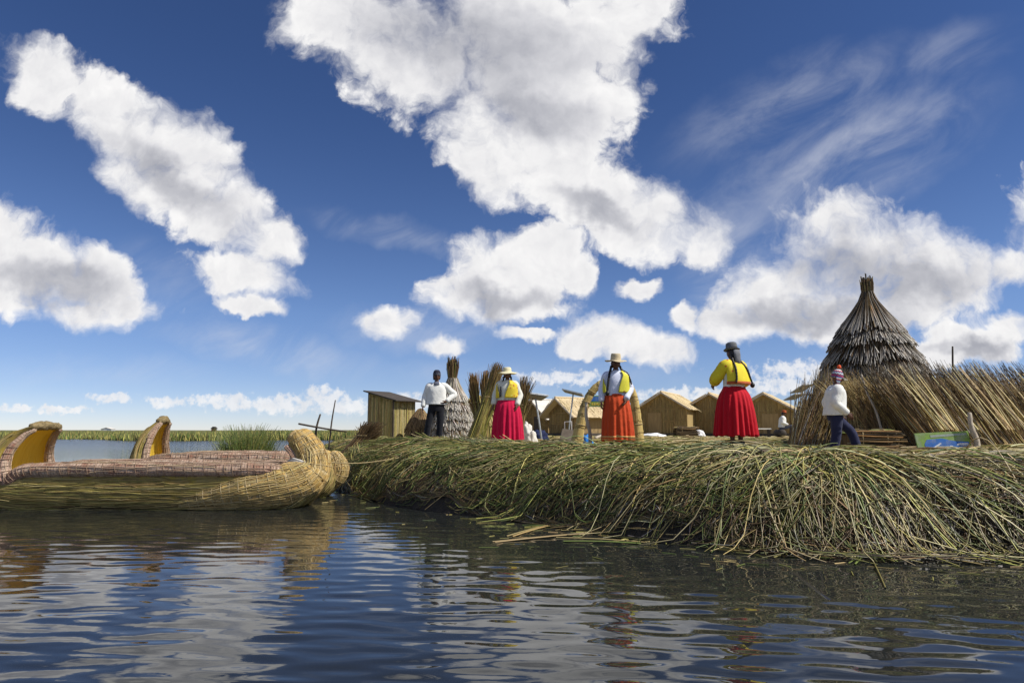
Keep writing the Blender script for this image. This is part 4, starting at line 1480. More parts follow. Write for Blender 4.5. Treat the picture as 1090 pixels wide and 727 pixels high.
def build_stacks():
    brn = dict(tan=6, brown=2.4, straw=4, grey=2.4, rust=1)

    def stack(label, Y, core, layers, name='reed_stack'):
        G = .86
        root = thing(name, label, 'reed stack', (0, Y, G), 0, None)
        if core:
            prism('core', core, .5, M_CORE, root)
        for L in layers:
            stem_stack(root, 'stems', **L)
        return root

    def X(px, Y):
        return at(px, 470, Y).x
    # left of the tall hut, leaning in to the right
    Y = 15.2
    x0, x1 = X(838, Y), X(893, Y)
    r1 = stack('shaggy reed stack leaning right against the left side of the tall hut', Y, [(x0 + .35, 0), (x1 + .1, 0), (x1 + .15, 1.1), (x1 - .15, 1.05)], [
        dict(N=800, bx=(x0, x1), by=(-.35, .1), bz=-.03, lean=(.42, .15), L=(.9, 1.75), jitter=.13, pal=brn, bow=(.05, 0), plume='brown', fray=.08),
        dict(N=220, bx=(x0 + .5, x1), by=(-.2, .2), bz=-.03, lean=(.28, .1), L=(1.5, 1.95), jitter=.10, pal=brn, plume='dark', fray=.1)])
    # in front of the hut, under the stick
    Y = 14.2
    x0, x1 = X(893, Y), X(985, Y)
    stack('fan of brown reeds propped against the front of the tall hut', Y, [(x0 + .1, 0), (x1 + .3, 0), (x1 - .2, .95), (x0 + .1, .9)], [
        dict(N=760, bx=(x0, x1 - .5), by=(-.35, .1), bz=-.03, lean=(.02, .22), L=(1.0, 1.5), jitter=.12, pal=brn, fray=.05),
        dict(N=820, bx=(x0 + .6, x1 + .4), by=(-.4, .05), bz=-.03, lean=(-.5, .22), L=(1.2, 1.78), jitter=.10, pal=dict(tan=5, straw=4, rust=2, brown=2), plume='straw', fray=.1)])
    # long leaning wall to the right edge and beyond
    Y = 13.2
    x0, x1 = X(985, Y), X(1105, Y)
    lay = lambda a, b, n: [
        dict(N=n, bx=(a, b), by=(-.5, -.1), bz=-.03, lean=(-.46, .30), L=(1.2, 1.65), jitter=.07, pal=brn, fray=.05, plume='brown'),
        dict(N=n // 2, bx=(a, b), by=(-.2, .2), bz=-.03, lean=(-.42, .30), L=(1.6, 2.0), jitter=.09, pal=dict(brown=5, tan=3, grey=2, dark=2), plume='dark', fray=.12),
        dict(N=26, bx=(a, b), by=(-.55, -.45), bz=.35, lean=(-.45, .30), L=(1.2, 1.55), jitter=.08, pal=dict(pale=1), r=(.008, .014))]
    stack('long leaning wall of drying reeds with dark seed heads behind the painted board', Y, [(x0 - .1, 0), (x1 + .4, 0), (x1 - .1, 1.1), (x0 - .5, 1.1)], lay(x0 - .1, x1 + .3, 1500))
    x2 = x1 + .45
    stack('second leaning wall of drying reeds running past the right side of the view', Y - .1, [(x2 - .1, 0), (x2 + 2.6, 0), (x2 + 2.1, 1.1), (x2 - .5, 1.1)], lay(x2 - .1, x2 + 2.5, 1100))


build_stacks()


def pole(label, p0, p1, Y0, Y1, r=.022, mat=None, name='pole', cat='pole', wig=.02, dz=0):
    a, b = at(*p0, Y0), at(*p1, Y1)
    a, b = np.array(a), np.array(b)
    m1 = a * .66 + b * .34 + np.array([wig, 0, 0])
    m2 = a * .33 + b * .67 + np.array([-wig, 0, 0])
    rel = [p - a for p in (a, m1, m2, b)]
    o = loft(name, [(pipe_grid(rel, [r * 1.1, r, r * .9, r * .75], 8, n=16, noise=.06, seed=int(p0[0])), True)], mat or M_POLE)
    o.location = a
    return tag(o, label, cat)


pole('pale bleached stick leaning on the reeds in front of the tall hut', (938, 456), (917, 399), 13.6, 13.9, r=.024)
pole('thin dark stick poking up above the leaning reed wall', (1019, 470), (1014, 369), 14.2, 14.2, r=.022, mat=M_DARKPOLE)
pole('crooked pale wooden stake beside the left foot of the reed arch', (628, 477), (624, 429), 12.2, 12.2, r=.032)
pole('long pale pole lying on the ground behind the reed arch', (634, 466), (652, 459), 15.5, 17.5, r=.03, wig=0)
for a_, b_ in (((792, 572), (886, 645)),):
    pa, pb = [(lambda d: d * (-(CAM_Z + .030) / d.z))(ray(*p)) for p in (a_, b_)]
    o = loft('dark_bar', [(pipe_grid([(0, 0, 0), tuple((pb - pa) * .5), tuple(pb - pa)], [.040, .036, .034], 14, n=14), True)], M_DARKBAR)
    o.location = (pa.x, pa.y, -.030)  # near-black round bar that barely breaks the surface, a dark streak in the water
    tag(o, 'dark bar slanting out from the bank at the water surface', 'pole')


def pole_frame():
    Y = 15.6
    b = at(350, 476, Y)
    root = thing('lashed_railing', 'dark poles lashed into a crooked rail at the left tip of the island', 'railing', (b.x, Y, gz(b.x, Y) - .05))
    o = Vector(root.location)

    def p(px, py, y=Y):
        return np.array(at(px, py, y) - o)
    loft('post', [(pipe_grid([p(350, 478), p(353, 450), p(357, 426)], [.02, .018, .012], 7, n=10), True)], M_DARKPOLE, root)
    loft('post', [(pipe_grid([p(335, 474), p(337, 455), p(341, 441)], [.026, .024, .02], 7, n=10), True)], M_DARKPOLE, root)
    loft('rail', [(pipe_grid([p(318, 451, Y - .04), p(345, 456, Y - .04), p(369, 459.5, Y - .04)], [.022, .02, .018], 7, n=10), True)], M_DARKPOLE, root)


pole_frame()


def reed_arch():
    Y = 12.7
    b = at(648, 474, Y)
    G = gz(b.x, Y)
    root = thing('reed_arch', 'arch of bound yellow reeds standing behind the woman in the orange skirt', 'arch', (b.x, Y, G - .04))
    o = Vector(root.location)
    px = [(613, 477), (617, 455), (622, 433), (631, 416), (643, 407), (657, 404), (668, 409), (674.5, 424), (678, 448), (680, 477)]
    pts = [np.array(at(x, y, Y) - o) for x, y in px]
    loft('bundle', [(pipe_grid(pts, [.125, .092, .078, .072, .068, .068, .072, .08, .09, .12], 16, n=70, noise=.04, seed=4), True)], M_ARCH, root)
    C = curve_pts(np.array(pts), 15)
    for k in (1, 2, 3, 4, 5, 9, 10, 11, 12, 13):
        d = C[k] - C[k - 1]
        d /= np.linalg.norm(d)
        s = np.cross(d, [0, 1, 0])
        a = np.linspace(0, 2 * np.pi, 16)
        rr = .098 if k in (1, 2, 12, 13) else .080
        ring = C[k] + rr * (np.cos(a)[:, None] * s + np.sin(a)[:, None] * np.array([0, 1, 0]))
        loft('binding', [(pipe_grid(ring, .008, 5, cap=False), True)], M_TANROPE, root)


reed_arch()


# ------------------------------------------------------------------ solar panels
def solar(label, px, py, foot, Y, w, l, rot, tilt, roll=0.0):
    c = at(px, py, Y)
    f = at(foot[0], foot[1], Y)
    G = gz(f.x, Y)
    root = thing('solar_panel', label, 'solar panel', (f.x, Y, G - .03), 0, 'solar panels on poles')
    top = np.array([c.x - f.x, 0, c.z - G])
    loft('pole', [(pipe_grid([(0, 0, 0), top * .5, top - np.array([0, 0, .06])], .025, 8), True)], M_METAL, root)
    pn = box_mesh('panel', w, l, .03, M_SOLAR, root, tuple(top), (R(tilt), R(roll), R(rot)), bevel=.004)
    fr = []
    for sx in (-1, 1):
        fr.append((sx * w / 2, 0, .03, l + .03))
    for sx, _, a, b in fr:
        box_mesh('frame', a, b, .045, M_METAL, pn, (sx, 0, 0), bevel=.004)
    for sy in (-1, 1):
        box_mesh('frame', w - .032, .03, .045, M_METAL, pn, (0, sy * l / 2, 0), bevel=.004)
    box_mesh('backing', w - .05, l - .05, .02, M_BACK, pn, (0, 0, -.028), bevel=.004)
    return root


solar('solar panel on a straight pole right of the woman in pink', 570, 421, (577, 469), 20, .58, .5, 20, -12, 6)
solar('tilted solar panel on a leaning pole left of the reed arch', 610, 417, (604, 464), 23, .66, .5, -15, -6, 14)
solar('higher of the two solar panels beside the leaning reed stack', 854, 412.5, (857, 464), 27, .72, .66, 32, -26, -6)
solar('lower of the two solar panels near the seated man', 846, 421.5, (847, 464), 31, .74, .66, 30, -22, -4)


# ------------------------------------------------------------------ small things on the ground
def crumple(name, label, cat, px, py, Y, sx, sy, sz, mat, seed, rz=0, group=None):
    """a soft heap: squashed and creased, flat underneath"""
    b = at(px, py, Y)
    G = gz(b.x, Y)
    bm = bmesh.new()
    bmesh.ops.create_icosphere(bm, subdivisions=4, radius=1.0)
    from mathutils import noise as mn
    for v in bm.verts:
        p = v.co.copy()
        k = 1 + .35 * mn.noise(p * 1.7 + Vector((seed, 0, 0))) + .16 * mn.noise(p * 4.1 + Vector((0, seed, 0)))
        q = p * k
        z = max(q.z, -.35)
        v.co = Vector((q.x * sx / 2, q.y * sy / 2, (z + .35) * sz / 1.3))
    me = bpy.data.meshes.new(name)
    bm.to_mesh(me)
    bm.free()
    for f in me.polygons:
        f.use_smooth = True
    o = link(name, me, mat)
    o.location = (b.x, Y, G - .02)
    o.rotation_euler.z = rz
    return tag(o, label, cat, group)


crumple('sack', 'white plastic sack on the ground at the right hem of the pink skirt', 'sack', 565, 472, 16.2, .28, .26, .33, M_TARP, 2)
crumple('cloth_bundle', 'dark blue cloth bundle at the foot of the first solar panel', 'bundle', 575, 467, 20.5, .5, .4, .36, M_NAVY, 5)
crumple('bag', 'bright blue plastic bag lying inside the reed arch', 'bag', 624, 470, 14.2, .27, .24, .25, M_BLUE, 8)
crumple('plastic_sheet', 'white plastic sheet crumpled along the front of the gabled house', 'sheet', 694, 462, 38.5, 1.5, .5, .22, M_WHITE, 11)
crumple('plastic_sheet', 'white plastic sheet spilling at the right of the dark reed bale', 'sheet', 743, 463, 37, .75, .5, .42, M_WHITE, 14)
crumple('sack', 'pale sack slumped beside the low house at the left solar panel', 'sack', 561, 469, 19, .3, .3, .55, M_TARP, 17)


def grey_board():
    Y = 15.5
    b = at(603, 472, Y)
    root = thing('leaning_board', 'grey board leaning with its top pushed back left of the reed arch', 'board', (b.x, Y, gz(b.x, Y) - .02), R(8))
    prism('board', [(-.19, 0), (.17, 0), (.21, .36), (-.08, .40)], .06, M_GREY, root)
    o = root
    P = [(-.03, .03, .34), (-.03, .03, .55), (.13, .03, .56), (.13, .03, .34)]
    loft('wire_bracket', [(pipe_grid(P, .008, 6), True)], M_WHITE, o)


grey_board()


def bale(label, px, py, Y, w, d, h, pal, top_pal=None, name='reed_bale', lie='x', N=420):
    b = at(px, py, Y)
    root = thing(name, label, 'bale', (b.x, Y, gz(b.x, Y) - .02), R(6))
    box_mesh('core', w * .9, d * .9, h * .88, M_CORE, root, (0, 0, 0), bevel=.05, z0=True)
    K = 4
    t = np.linspace(-.5, .5, K)[None]
    u = rng.random(N)
    ang = rng.uniform(-.25, np.pi + .25, N)[:, None]
    cy, cz = np.cos(ang), np.sin(ang)
    sq = np.maximum(np.abs(cy), np.abs(cz))
    y = cy / sq * d * .48
    z = np.clip(cz / sq, -.1, 1) * h * .94 * rng.uniform(.9, 1.03, N)[:, None]
    ll = w * rng.uniform(.7, 1.15, N)[:, None]
    P = np.stack([ll * t + rng.normal(0, .05 * w, N)[:, None], y + rng.normal(0, .05 * d, N)[:, None] * (1 + t), np.maximum(z + rng.normal(0, .05 * h, N)[:, None] * t, .01)], -1)
    c = pick(N, **pal)
    if top_pal:
        top = cz[:, 0] > .8
        c[top] = pick(int(top.sum()), **top_pal)
    tubes('stems', P, rng.uniform(.006, .011, N)[:, None] * np.ones((1, K)) * (Y / 12) ** .5, np.repeat(c[:, None], K, 1), M_STEM, parent=root)
    for x in (-.28 * w, .26 * w):
        ring = [(x, -d * .5, .02), (x, -d * .51, h * .9), (x, -d * .3, h * 1.01), (x, d * .3, h * 1.01), (x, d * .51, h * .9), (x, d * .5, .02)]
        loft('binding', [(pipe_grid(ring, .012, 6), True)], M_TANROPE, root)


bale('dark square reed bale standing between the two gabled houses', 730, 464, 36, 1.0, .6, .5, dict(brown=4, dark=3, tan=1), dict(straw=3, tan=2))
bale('pile of cut reeds with green stems on top beside the man in the knitted cap', 923, 478, 12.7, .88, .55, .46, dict(brown=5, dark=3, tan=3, rust=2), dict(leaf=4, olive=3, yellow=2), name='reed_pile', N=620)


def plank():
    Y = 33
    b = at(812, 464, Y)
    root = thing('plank_bench', 'pale plank on two short legs right of the red skirt', 'bench', (b.x, Y, gz(b.x, Y)), R(10))
    box_mesh('seat', .85, .22, .05, M_TARP, root, (0, 0, .42), bevel=.008)
    for s in (-1, 1):
        box_mesh('leg', .07, .2, .40, M_DARKWOOD, root, (s * .32, 0, .2), bevel=.006)


plank()


# ------------------------------------------------------------------ painted boards
def mat_paint(name, c):
    return mat_mottled(name, tuple(k * .6 + .03 for k in c), tuple(min(k * 1.12, .9) for k in c), scale=11, rough=.6, c=tuple(k * .5 + .14 for k in c), cscale=6)


M_PGREEN = mat_paint('green_paint', (0.22, 0.36, 0.06))
M_PBLUE = mat_paint('blue_paint', (0.03, 0.16, 0.52))
M_PWHITE = mat_paint('white_paint', (0.72, 0.76, 0.80))
M_PYELLOW = mat_paint('yellow_paint', (0.75, 0.62, 0.08))
M_PGREY = mat_paint('grey_green_paint', (0.33, 0.40, 0.34))


def board_signs():
    Y = 11.9
    a, b = at(978, 462, Y), at(1034, 480, Y)
    w = b.x - a.x
    root = thing('painted_board', 'painted board with a green border and blue lake picture leaning by a stake', 'sign', ((a.x + b.x) / 2, Y, b.z - .03), R(-6))
    root.rotation_euler = (R(-14), R(-3), R(-6))
    h = .36
    box_mesh('panel', w, .03, h, M_PGREEN, root, (0, 0, h / 2), bevel=.006)

    def shape(name, pts, mat, y):
        prism(name, pts, .003, mat, root).location.y = y
    shape('painted_lake', [(-w * .34, .04), (w * .45, .04), (w * .46, .17), (w * .22, .19), (-.02, .25), (-w * .30, .24), (-w * .36, .16)], M_PBLUE, -.0185)
    shape('painted_band', [(-w * .22, .272), (w * .46, .29), (w * .46, .325), (-w * .22, .315)], M_PGREY, -.0185)
    shape('painted_stroke', [(-w * .30, .06), (-w * .24, .06), (-w * .04, .16), (-w * .07, .17)], M_PWHITE, -.022)
    shape('painted_stroke', [(w * .00, .05), (w * .10, .05), (w * .16, .11), (w * .11, .12)], M_PWHITE, -.022)
    shape('painted_stroke', [(w * .22, .12), (w * .44, .11), (w * .44, .15), (w * .27, .155)], M_PWHITE, -.022)
    pole('short grey stake standing at the right end of the painted board', (1041, 482), (1032, 440), 11.8, 11.9, r=.045, name='stake', cat='stake', mat=M_POLE)
    Y = 13.3
    a, b = at(626, 421, Y), at(650, 433, Y)
    w, h = b.x - a.x, a.z - b.z
    root = thing('sign_board', 'small blue and green sign hanging inside the reed arch behind the woman', 'sign', ((a.x + b.x) / 2, Y, b.z), R(4))
    box_mesh('panel', w, .02, h, M_PGREEN, root, (0, 0, h / 2), bevel=.004)
    prism('painted_strip', [(-w * .48, h * .5), (w * .48, h * .48), (w * .48, h * .92), (-w * .48, h * .92)], .003, M_PBLUE, root).location.y = -.0135
    x = -w * .36
    for k in range(7):
        ww = w * (.06 + .03 * (k % 3))
        prism('painted_mark', [(x, h * .14), (x + ww, h * .14), (x + ww, h * .34), (x, h * .36)], .003, M_PYELLOW, root).location.y = -.0135
        x += ww + w * .03
    # it hangs from a cord at the arch
    P = [(-w * .45, 0, h), (-w * .2, -.2, h + .16), (w * .3, -.2, h + .18), (w * .45, 0, h)]
    loft('cord', [(pipe_grid(P, .005, 5), True)], M_TANROPE, root)


board_signs()


# ------------------------------------------------------------------ reeds growing in the lake and far things
def reed_clump():
    Y = 19.5
    b = at(262, 484, Y)
    N = 1300
    a = rng.uniform(0, 2 * np.pi, N)
    q = np.sqrt(rng.random(N))
    x = q * np.cos(a) * .60
    y = q * np.sin(a) * .5
    L = rng.uniform(.6, 1.32, N) * (1.12 - .5 * np.abs(x)) + .15
    dx = x * .25 + rng.normal(0, .13, N)
    dy = rng.normal(0, .12, N)
    t = np.linspace(0, 1, 5)[None]
    P = np.stack([x[:, None] + dx[:, None] * (t + .6 * t ** 2) * L[:, None], y[:, None] + dy[:, None] * t, -.05 + L[:, None] * (t - .08 * t ** 3)], -1)
    o = tubes('reed_clump', P, rng.uniform(.006, .011, N)[:, None] * (1 - .7 * t), np.repeat(pick(N, green=2, leaf=6, olive=1.5, yellow=2.5)[:, None] * 1.25, 5, 1), M_FRESH)
    o.location = (b.x, Y, 0)
    tag(o, 'tuft of green reeds growing in the water behind the two boats', 'reeds')


reed_clump()


def far_things():
    Y = 300.0
    b = at(113, 457, Y)
    root = thing('far_house', 'tiny white house far off behind the reed bed', 'house', (b.x, Y, .8))
    prism('wall', [(-2.2, 0), (2.2, 0), (2.2, .9), (0, 1.5), (-2.2, .9)], 3, M_WHITE, root)
    for s in (-1, 1):
        box_mesh('roof_slope', 2.7, 3.4, .1, M_TARP, root, (s * 1.2, 1.5, 1.28), (0, s * .265, 0), bevel=.02)
    Y = 240.0
    b = at(227, 457, Y)
    root = thing('far_hut', 'tiny dark roofed hut far off behind the reed bed', 'hut', (b.x, Y, .6))
    prism('wall', [(-.7, 0), (.7, 0), (.7, 1.1), (-.7, 1.1)], 1.2, M_CORE, root)
    prism('roof', [(-1.1, 1.1), (1.1, 1.1), (.3, 1.9), (-.3, 1.9)], 1.4, M_DARKWOOD, root)


far_things()
# ------------------------------------------------------------------ people
def mat_cloth(name, c, rough=0.85, weave=60.0, var=.18):
    m, T, p = principled(name)
    tc = T.add('ShaderNodeTexCoord')
    n = T.noise(tc.outputs['Object'], 9.0, 4.0, 0.6)
    n2 = T.noise(tc.outputs['Object'], weave, 2.0, 0.6)
    k = T.math('ADD', T.math('MULTIPLY_ADD', n, 2 * var, 1 - var), T.math('MULTIPLY', T.math('SUBTRACT', n2, .5), var))
    T.put(p.inputs['Base Color'], T.vmath('SCALE', (c[0], c[1], c[2]), scale=k))
    p.inputs['Roughness'].default_value = rough
    p.inputs['Specular IOR Level'].default_value = 0.15
    p.inputs['Sheen Weight'].default_value = 0.1
    b = T.add('ShaderNodeBump')
    b.inputs['Distance'].default_value = 0.012
    T.put(b.inputs['Height'], n)
    T.l.new(b.outputs[0], p.inputs['Normal'])
    return m


def mat_spots(name, base, spots, scale=11.0, thr=.30):
    """embroidered cloth: coloured motifs on a plain ground"""
    m, T, p = principled(name)
    tc = T.add('ShaderNodeTexCoord')
    v = T.add('ShaderNodeTexVoronoi', feature='F1')
    T.put(v.inputs['Vector'], tc.outputs['Object'])
    v.inputs['Scale'].default_value = scale
    sel = T.add('ShaderNodeSeparateColor')
    T.put(sel.inputs[0], v.outputs['Color'])
    col = T.ramp(sel.outputs[0], [(0, spots[0]), (0.34, spots[1 % len(spots)]), (0.67, spots[2 % len(spots)])], 'CONSTANT')
    f = T.smooth(v.outputs['Distance'], thr - .06, thr + .02, 1.0, 0.0)
    T.put(p.inputs['Base Color'], T.mix(f, c4(base), col))
    p.inputs['Roughness'].default_value = .8
    return m


def mat_stripes(name, cols, axis_scale):
    """knitted bands round a cap, by height along the piece"""
    m, T, p = principled(name)
    at_ = T.add('ShaderNodeAttribute', attribute_name='Par')
    s = T.add('ShaderNodeSeparateXYZ')
    T.put(s.inputs[0], at_.outputs['Vector'])
    zig = T.math('MULTIPLY', T.math('PINGPONG', T.math('MULTIPLY', s.outputs[1], 12.0), 0.5), 0.035)
    f = T.math('FRACT', T.math('MULTIPLY', T.math('ADD', s.outputs[0], zig), axis_scale))
    n = len(cols)
    T.put(p.inputs['Base Color'], T.ramp(f, [(i / n, c) for i, c in enumerate(cols)], 'CONSTANT'))
    p.inputs['Roughness'].default_value = .9
    return m


M_SKIN = mat_mottled('skin', (0.10, 0.045, 0.026), (0.13, 0.06, 0.035), scale=14, rough=.5, spec=.35)
M_EYE = mat_mottled('eyes', (0.012, 0.010, 0.009), (0.02, 0.016, 0.014), scale=10, rough=.2)
M_HAIR = mat_mottled('black_hair', (0.006, 0.005, 0.005), (0.016, 0.013, 0.012), scale=20, stretch=(6, 6, 1), rough=.45, spec=.4)
M_SHOE = mat_mottled('dark_shoe', (0.012, 0.011, 0.011), (0.03, 0.026, 0.024), scale=12, rough=.5)
M_WHITESHIRT = mat_cloth('white_wool', (0.74, 0.74, 0.70))
M_CREAM = mat_cloth('cream_knit', (0.66, 0.66, 0.58))
M_LILAC = mat_cloth('pale_blue_knit', (0.62, 0.66, 0.80))
M_BLACKTR = mat_cloth('black_trousers', (0.014, 0.015, 0.020))
M_NAVYTR = mat_cloth('navy_trousers', (0.022, 0.026, 0.065))
M_GREYTR = mat_cloth('grey_trousers', (0.10, 0.11, 0.15))
M_PINK = mat_cloth('magenta_skirt_cloth', (0.50, 0.006, 0.050))
M_ORANGE = mat_cloth('orange_red_skirt_cloth', (0.50, 0.062, 0.016))
M_RED = mat_cloth('red_skirt_cloth', (0.46, 0.006, 0.017))
M_HEMBAND = mat_cloth('pale_hem_band', (0.62, 0.34, 0.12))
M_YVEST = mat_spots('yellow_vest_flowers', (0.68, 0.52, 0.03), [(0.85, 0.64, 0.02), (0.50, 0.20, 0.02), (0.70, 0.62, .10)], 15, .32)
M_YVEST2 = mat_spots('yellow_vest_emblem', (0.60, 0.56, 0.04), [(0.30, 0.16, 0.02), (0.72, 0.66, 0.10), (0.66, 0.60, .05)], 9, .26)
M_YJACKET = mat_spots('yellow_jacket_flowers', (0.72, 0.58, 0.02), [(0.80, 0.66, 0.02), (0.50, 0.12, 0.02), (0.62, 0.42, .02)], 14, .28)
M_TRIM = mat_cloth('red_brown_trim', (0.42, 0.10, 0.03))
M_STRAWHAT = mat_mottled('straw_hat', (0.44, 0.36, 0.22), (0.60, 0.51, 0.34), scale=60, rough=.8)
M_PALEHAT = mat_mottled('pale_straw_hat', (0.58, 0.52, 0.30), (0.74, 0.69, 0.48), scale=60, rough=.8)
M_GREYHAT = mat_mottled('grey_felt_hat', (0.10, 0.105, 0.11), (0.17, 0.175, 0.18), scale=14, rough=.8)
M_BLACKBAND = mat_cloth('hat_band', (0.02, 0.02, 0.022))
M_CHULLO = mat_stripes('knitted_cap_bands', [(0.03, 0.05, 0.20), (0.70, 0.68, 0.66), (0.45, 0.03, 0.05), (0.04, 0.16, 0.30), (0.66, 0.64, 0.62), (0.03, 0.04, 0.12), (0.50, 0.05, 0.10)], 6.5)
M_NAVYCAP = mat_stripes('navy_cap_bands', [(0.010, 0.012, 0.030), (0.010, 0.012, 0.030), (0.07, 0.075, 0.095), (0.010, 0.012, 0.030)], 6.0)
M_POMPOM = mat_cloth('red_pompom', (0.70, 0.10, 0.03))
M_GREYSHAWL = mat_cloth('grey_head_cloth', (0.16, 0.165, 0.18))


def skin_mesh(J, E, root):
    """J name -> (x,y,z,r); grows one continuous surface over the joints"""
    names = list(J)
    me = bpy.data.meshes.new('skeleton')
    me.from_pydata([J[k][:3] for k in names], [(names.index(a), names.index(b)) for a, b in E], [])
    o = bpy.data.objects.new('skeleton', me)
    COL.objects.link(o)
    o.modifiers.new('skin', 'SKIN').use_smooth_shade = True
    for i, k in enumerate(names):
        sv = me.skin_vertices[0].data[i]
        sv.radius = (J[k][3], J[k][3])
        sv.use_root = (k == root)
    s = o.modifiers.new('sub', 'SUBSURF')
    s.levels = s.render_levels = 2
    dg = bpy.context.evaluated_depsgraph_get()
    ev = o.evaluated_get(dg)
    m2 = ev.to_mesh()
    V = np.array([v.co[:] for v in m2.vertices])
    Fc = [tuple(p.vertices) for p in m2.polygons]
    ev.to_mesh_clear()
    bpy.data.objects.remove(o)
    bpy.data.meshes.remove(me)
    return V, Fc


def ellipsoid(c, r, nu=16, nv=12, R3=None):
    u = np.arange(nu) * 2 * np.pi / nu
    v = np.linspace(0.02, np.pi - .02, nv)
    P = np.stack([np.outer(np.sin(v), np.cos(u)), np.outer(np.sin(v), np.sin(u)), np.outer(np.cos(v), np.ones(nu))], -1) * np.asarray(r)
    if R3 is not None:
        P = P @ np.asarray(R3).T
    P = P + np.asarray(c)
    V, q, _ = grid_arrays(P, True)
    return V, [tuple(f) for f in q[:, ::-1]]


def head_geometry(c, yaw=0.0, pitch=0.0):
    """a head facing -Y: skull, jaw, brow, nose, lips, ears; eyes come back separately"""
    nu, nv = 36, 30
    u = np.arange(nu) * 2 * np.pi / nu
    v = np.linspace(0.03, np.pi - .03, nv)
    U, Vv = np.meshgrid(u, v)
    x = np.sin(Vv) * np.cos(U)
    y = np.sin(Vv) * np.sin(U)
    z = np.cos(Vv)
    X, Y, Z = x * .076, y * .095, z * .118
    low = np.clip(-z, 0, 1)
    X *= 1 - .34 * low ** 1.6
    Y = np.where(y > 0, Y * (1 - .35 * low), Y * (1 - .06 * low))
    fr = np.clip(-y, 0, 1)
    g = lambda x0, z0, sx, sz: np.exp(-((X - x0) / sx) ** 2 - ((Z - z0) / sz) ** 2) * (fr > .2)
    Y -= .026 * g(0, -.022, .013, .020) + .012 * g(0, .0, .010, .03)          # nose
    Y -= .008 * g(0, .024, .05, .012)                                            # brow
    Y += .011 * (g(-.031, .004, .016, .012) + g(.031, .004, .016, .012))         # eye sockets
    Y -= .008 * g(0, -.058, .022, .007) + .007 * g(0, -.070, .020, .007)         # lips
    Y += .005 * g(0, -.0635, .022, .003)
    Y -= .010 * g(0, -.095, .022, .016)                                          # chin
    P = np.stack([X, Y, Z], -1)
    V, q, _ = grid_arrays(P, True)
    parts = [(V, [tuple(f) for f in q[:, ::-1]])]
    for s in (-1, 1):
        parts.append(ellipsoid((s * .078, .008, -.008), (.010, .020, .031), 10, 8))
    eyes = [ellipsoid((s * .031, -.078, .004), (.012, .010, .007), 10, 8) for s in (-1, 1)]
    cy, sy, cp, sp = math.cos(yaw), math.sin(yaw), math.cos(pitch), math.sin(pitch)
    M = np.array([[cy, -sy, 0], [sy, cy, 0], [0, 0, 1]]) @ np.array([[1, 0, 0], [0, cp, -sp], [0, sp, cp]])
    f = lambda V: V @ M.T + np.asarray(c)
    return [(f(V), F_) for V, F_ in parts], [(f(V), F_) for V, F_ in eyes], M


def hand_geometry(wrist, d, side, curl=.5):
    """palm, four curled fingers and a thumb; d = direction of the hand, palm turned to the body"""
    wrist = np.asarray(wrist, float)
    d = np.asarray(d, float) / np.linalg.norm(d)
    n = np.array([-side, 0.0, 0.0])                 # palm normal points to the body
    n = n - d * (n @ d)
    n /= np.linalg.norm(n)
    w = np.cross(d, n)                              # across the palm
    if w[1] > 0:
        w = -w                                      # thumb side forwards (-Y)
    parts = []
    R3 = np.stack([w, n, d], 1)
    parts.append(ellipsoid(wrist + d * .052, (.039, .017, .058), 14, 10, R3))
    for k, (off, L) in enumerate(((.027, .070), (.010, .079), (-.009, .073), (-.026, .058))):
        b = wrist + d * .085 + w * off
        pts, p, ang = [b - d * .02, b], b, 0.0
        for j in range(3):
            ang += curl * (.6 + .18 * j)
            p = p + (d * math.cos(ang) + n * math.sin(ang)) * L * (.42, .33, .25)[j]
            pts.append(p)
        G = pipe_grid(np.array(pts), [.0098, .0098, .0092, .0084, .007], 8)
        V, q, _ = grid_arrays(G, True)
        parts.append((V, [tuple(f) for f in q]))
    b = wrist + d * .025 + w * .028
    pts = [b, b + w * .020 + d * .022 + n * .006, b + w * .028 + d * .046 + n * .018, b + w * .026 + d * .066 + n * .030]
    G = pipe_grid(np.array(pts), [.013, .0125, .0105, .008], 8)
    V, q, _ = grid_arrays(G, True)
    parts.append((V, [tuple(f) for f in q]))
    return parts


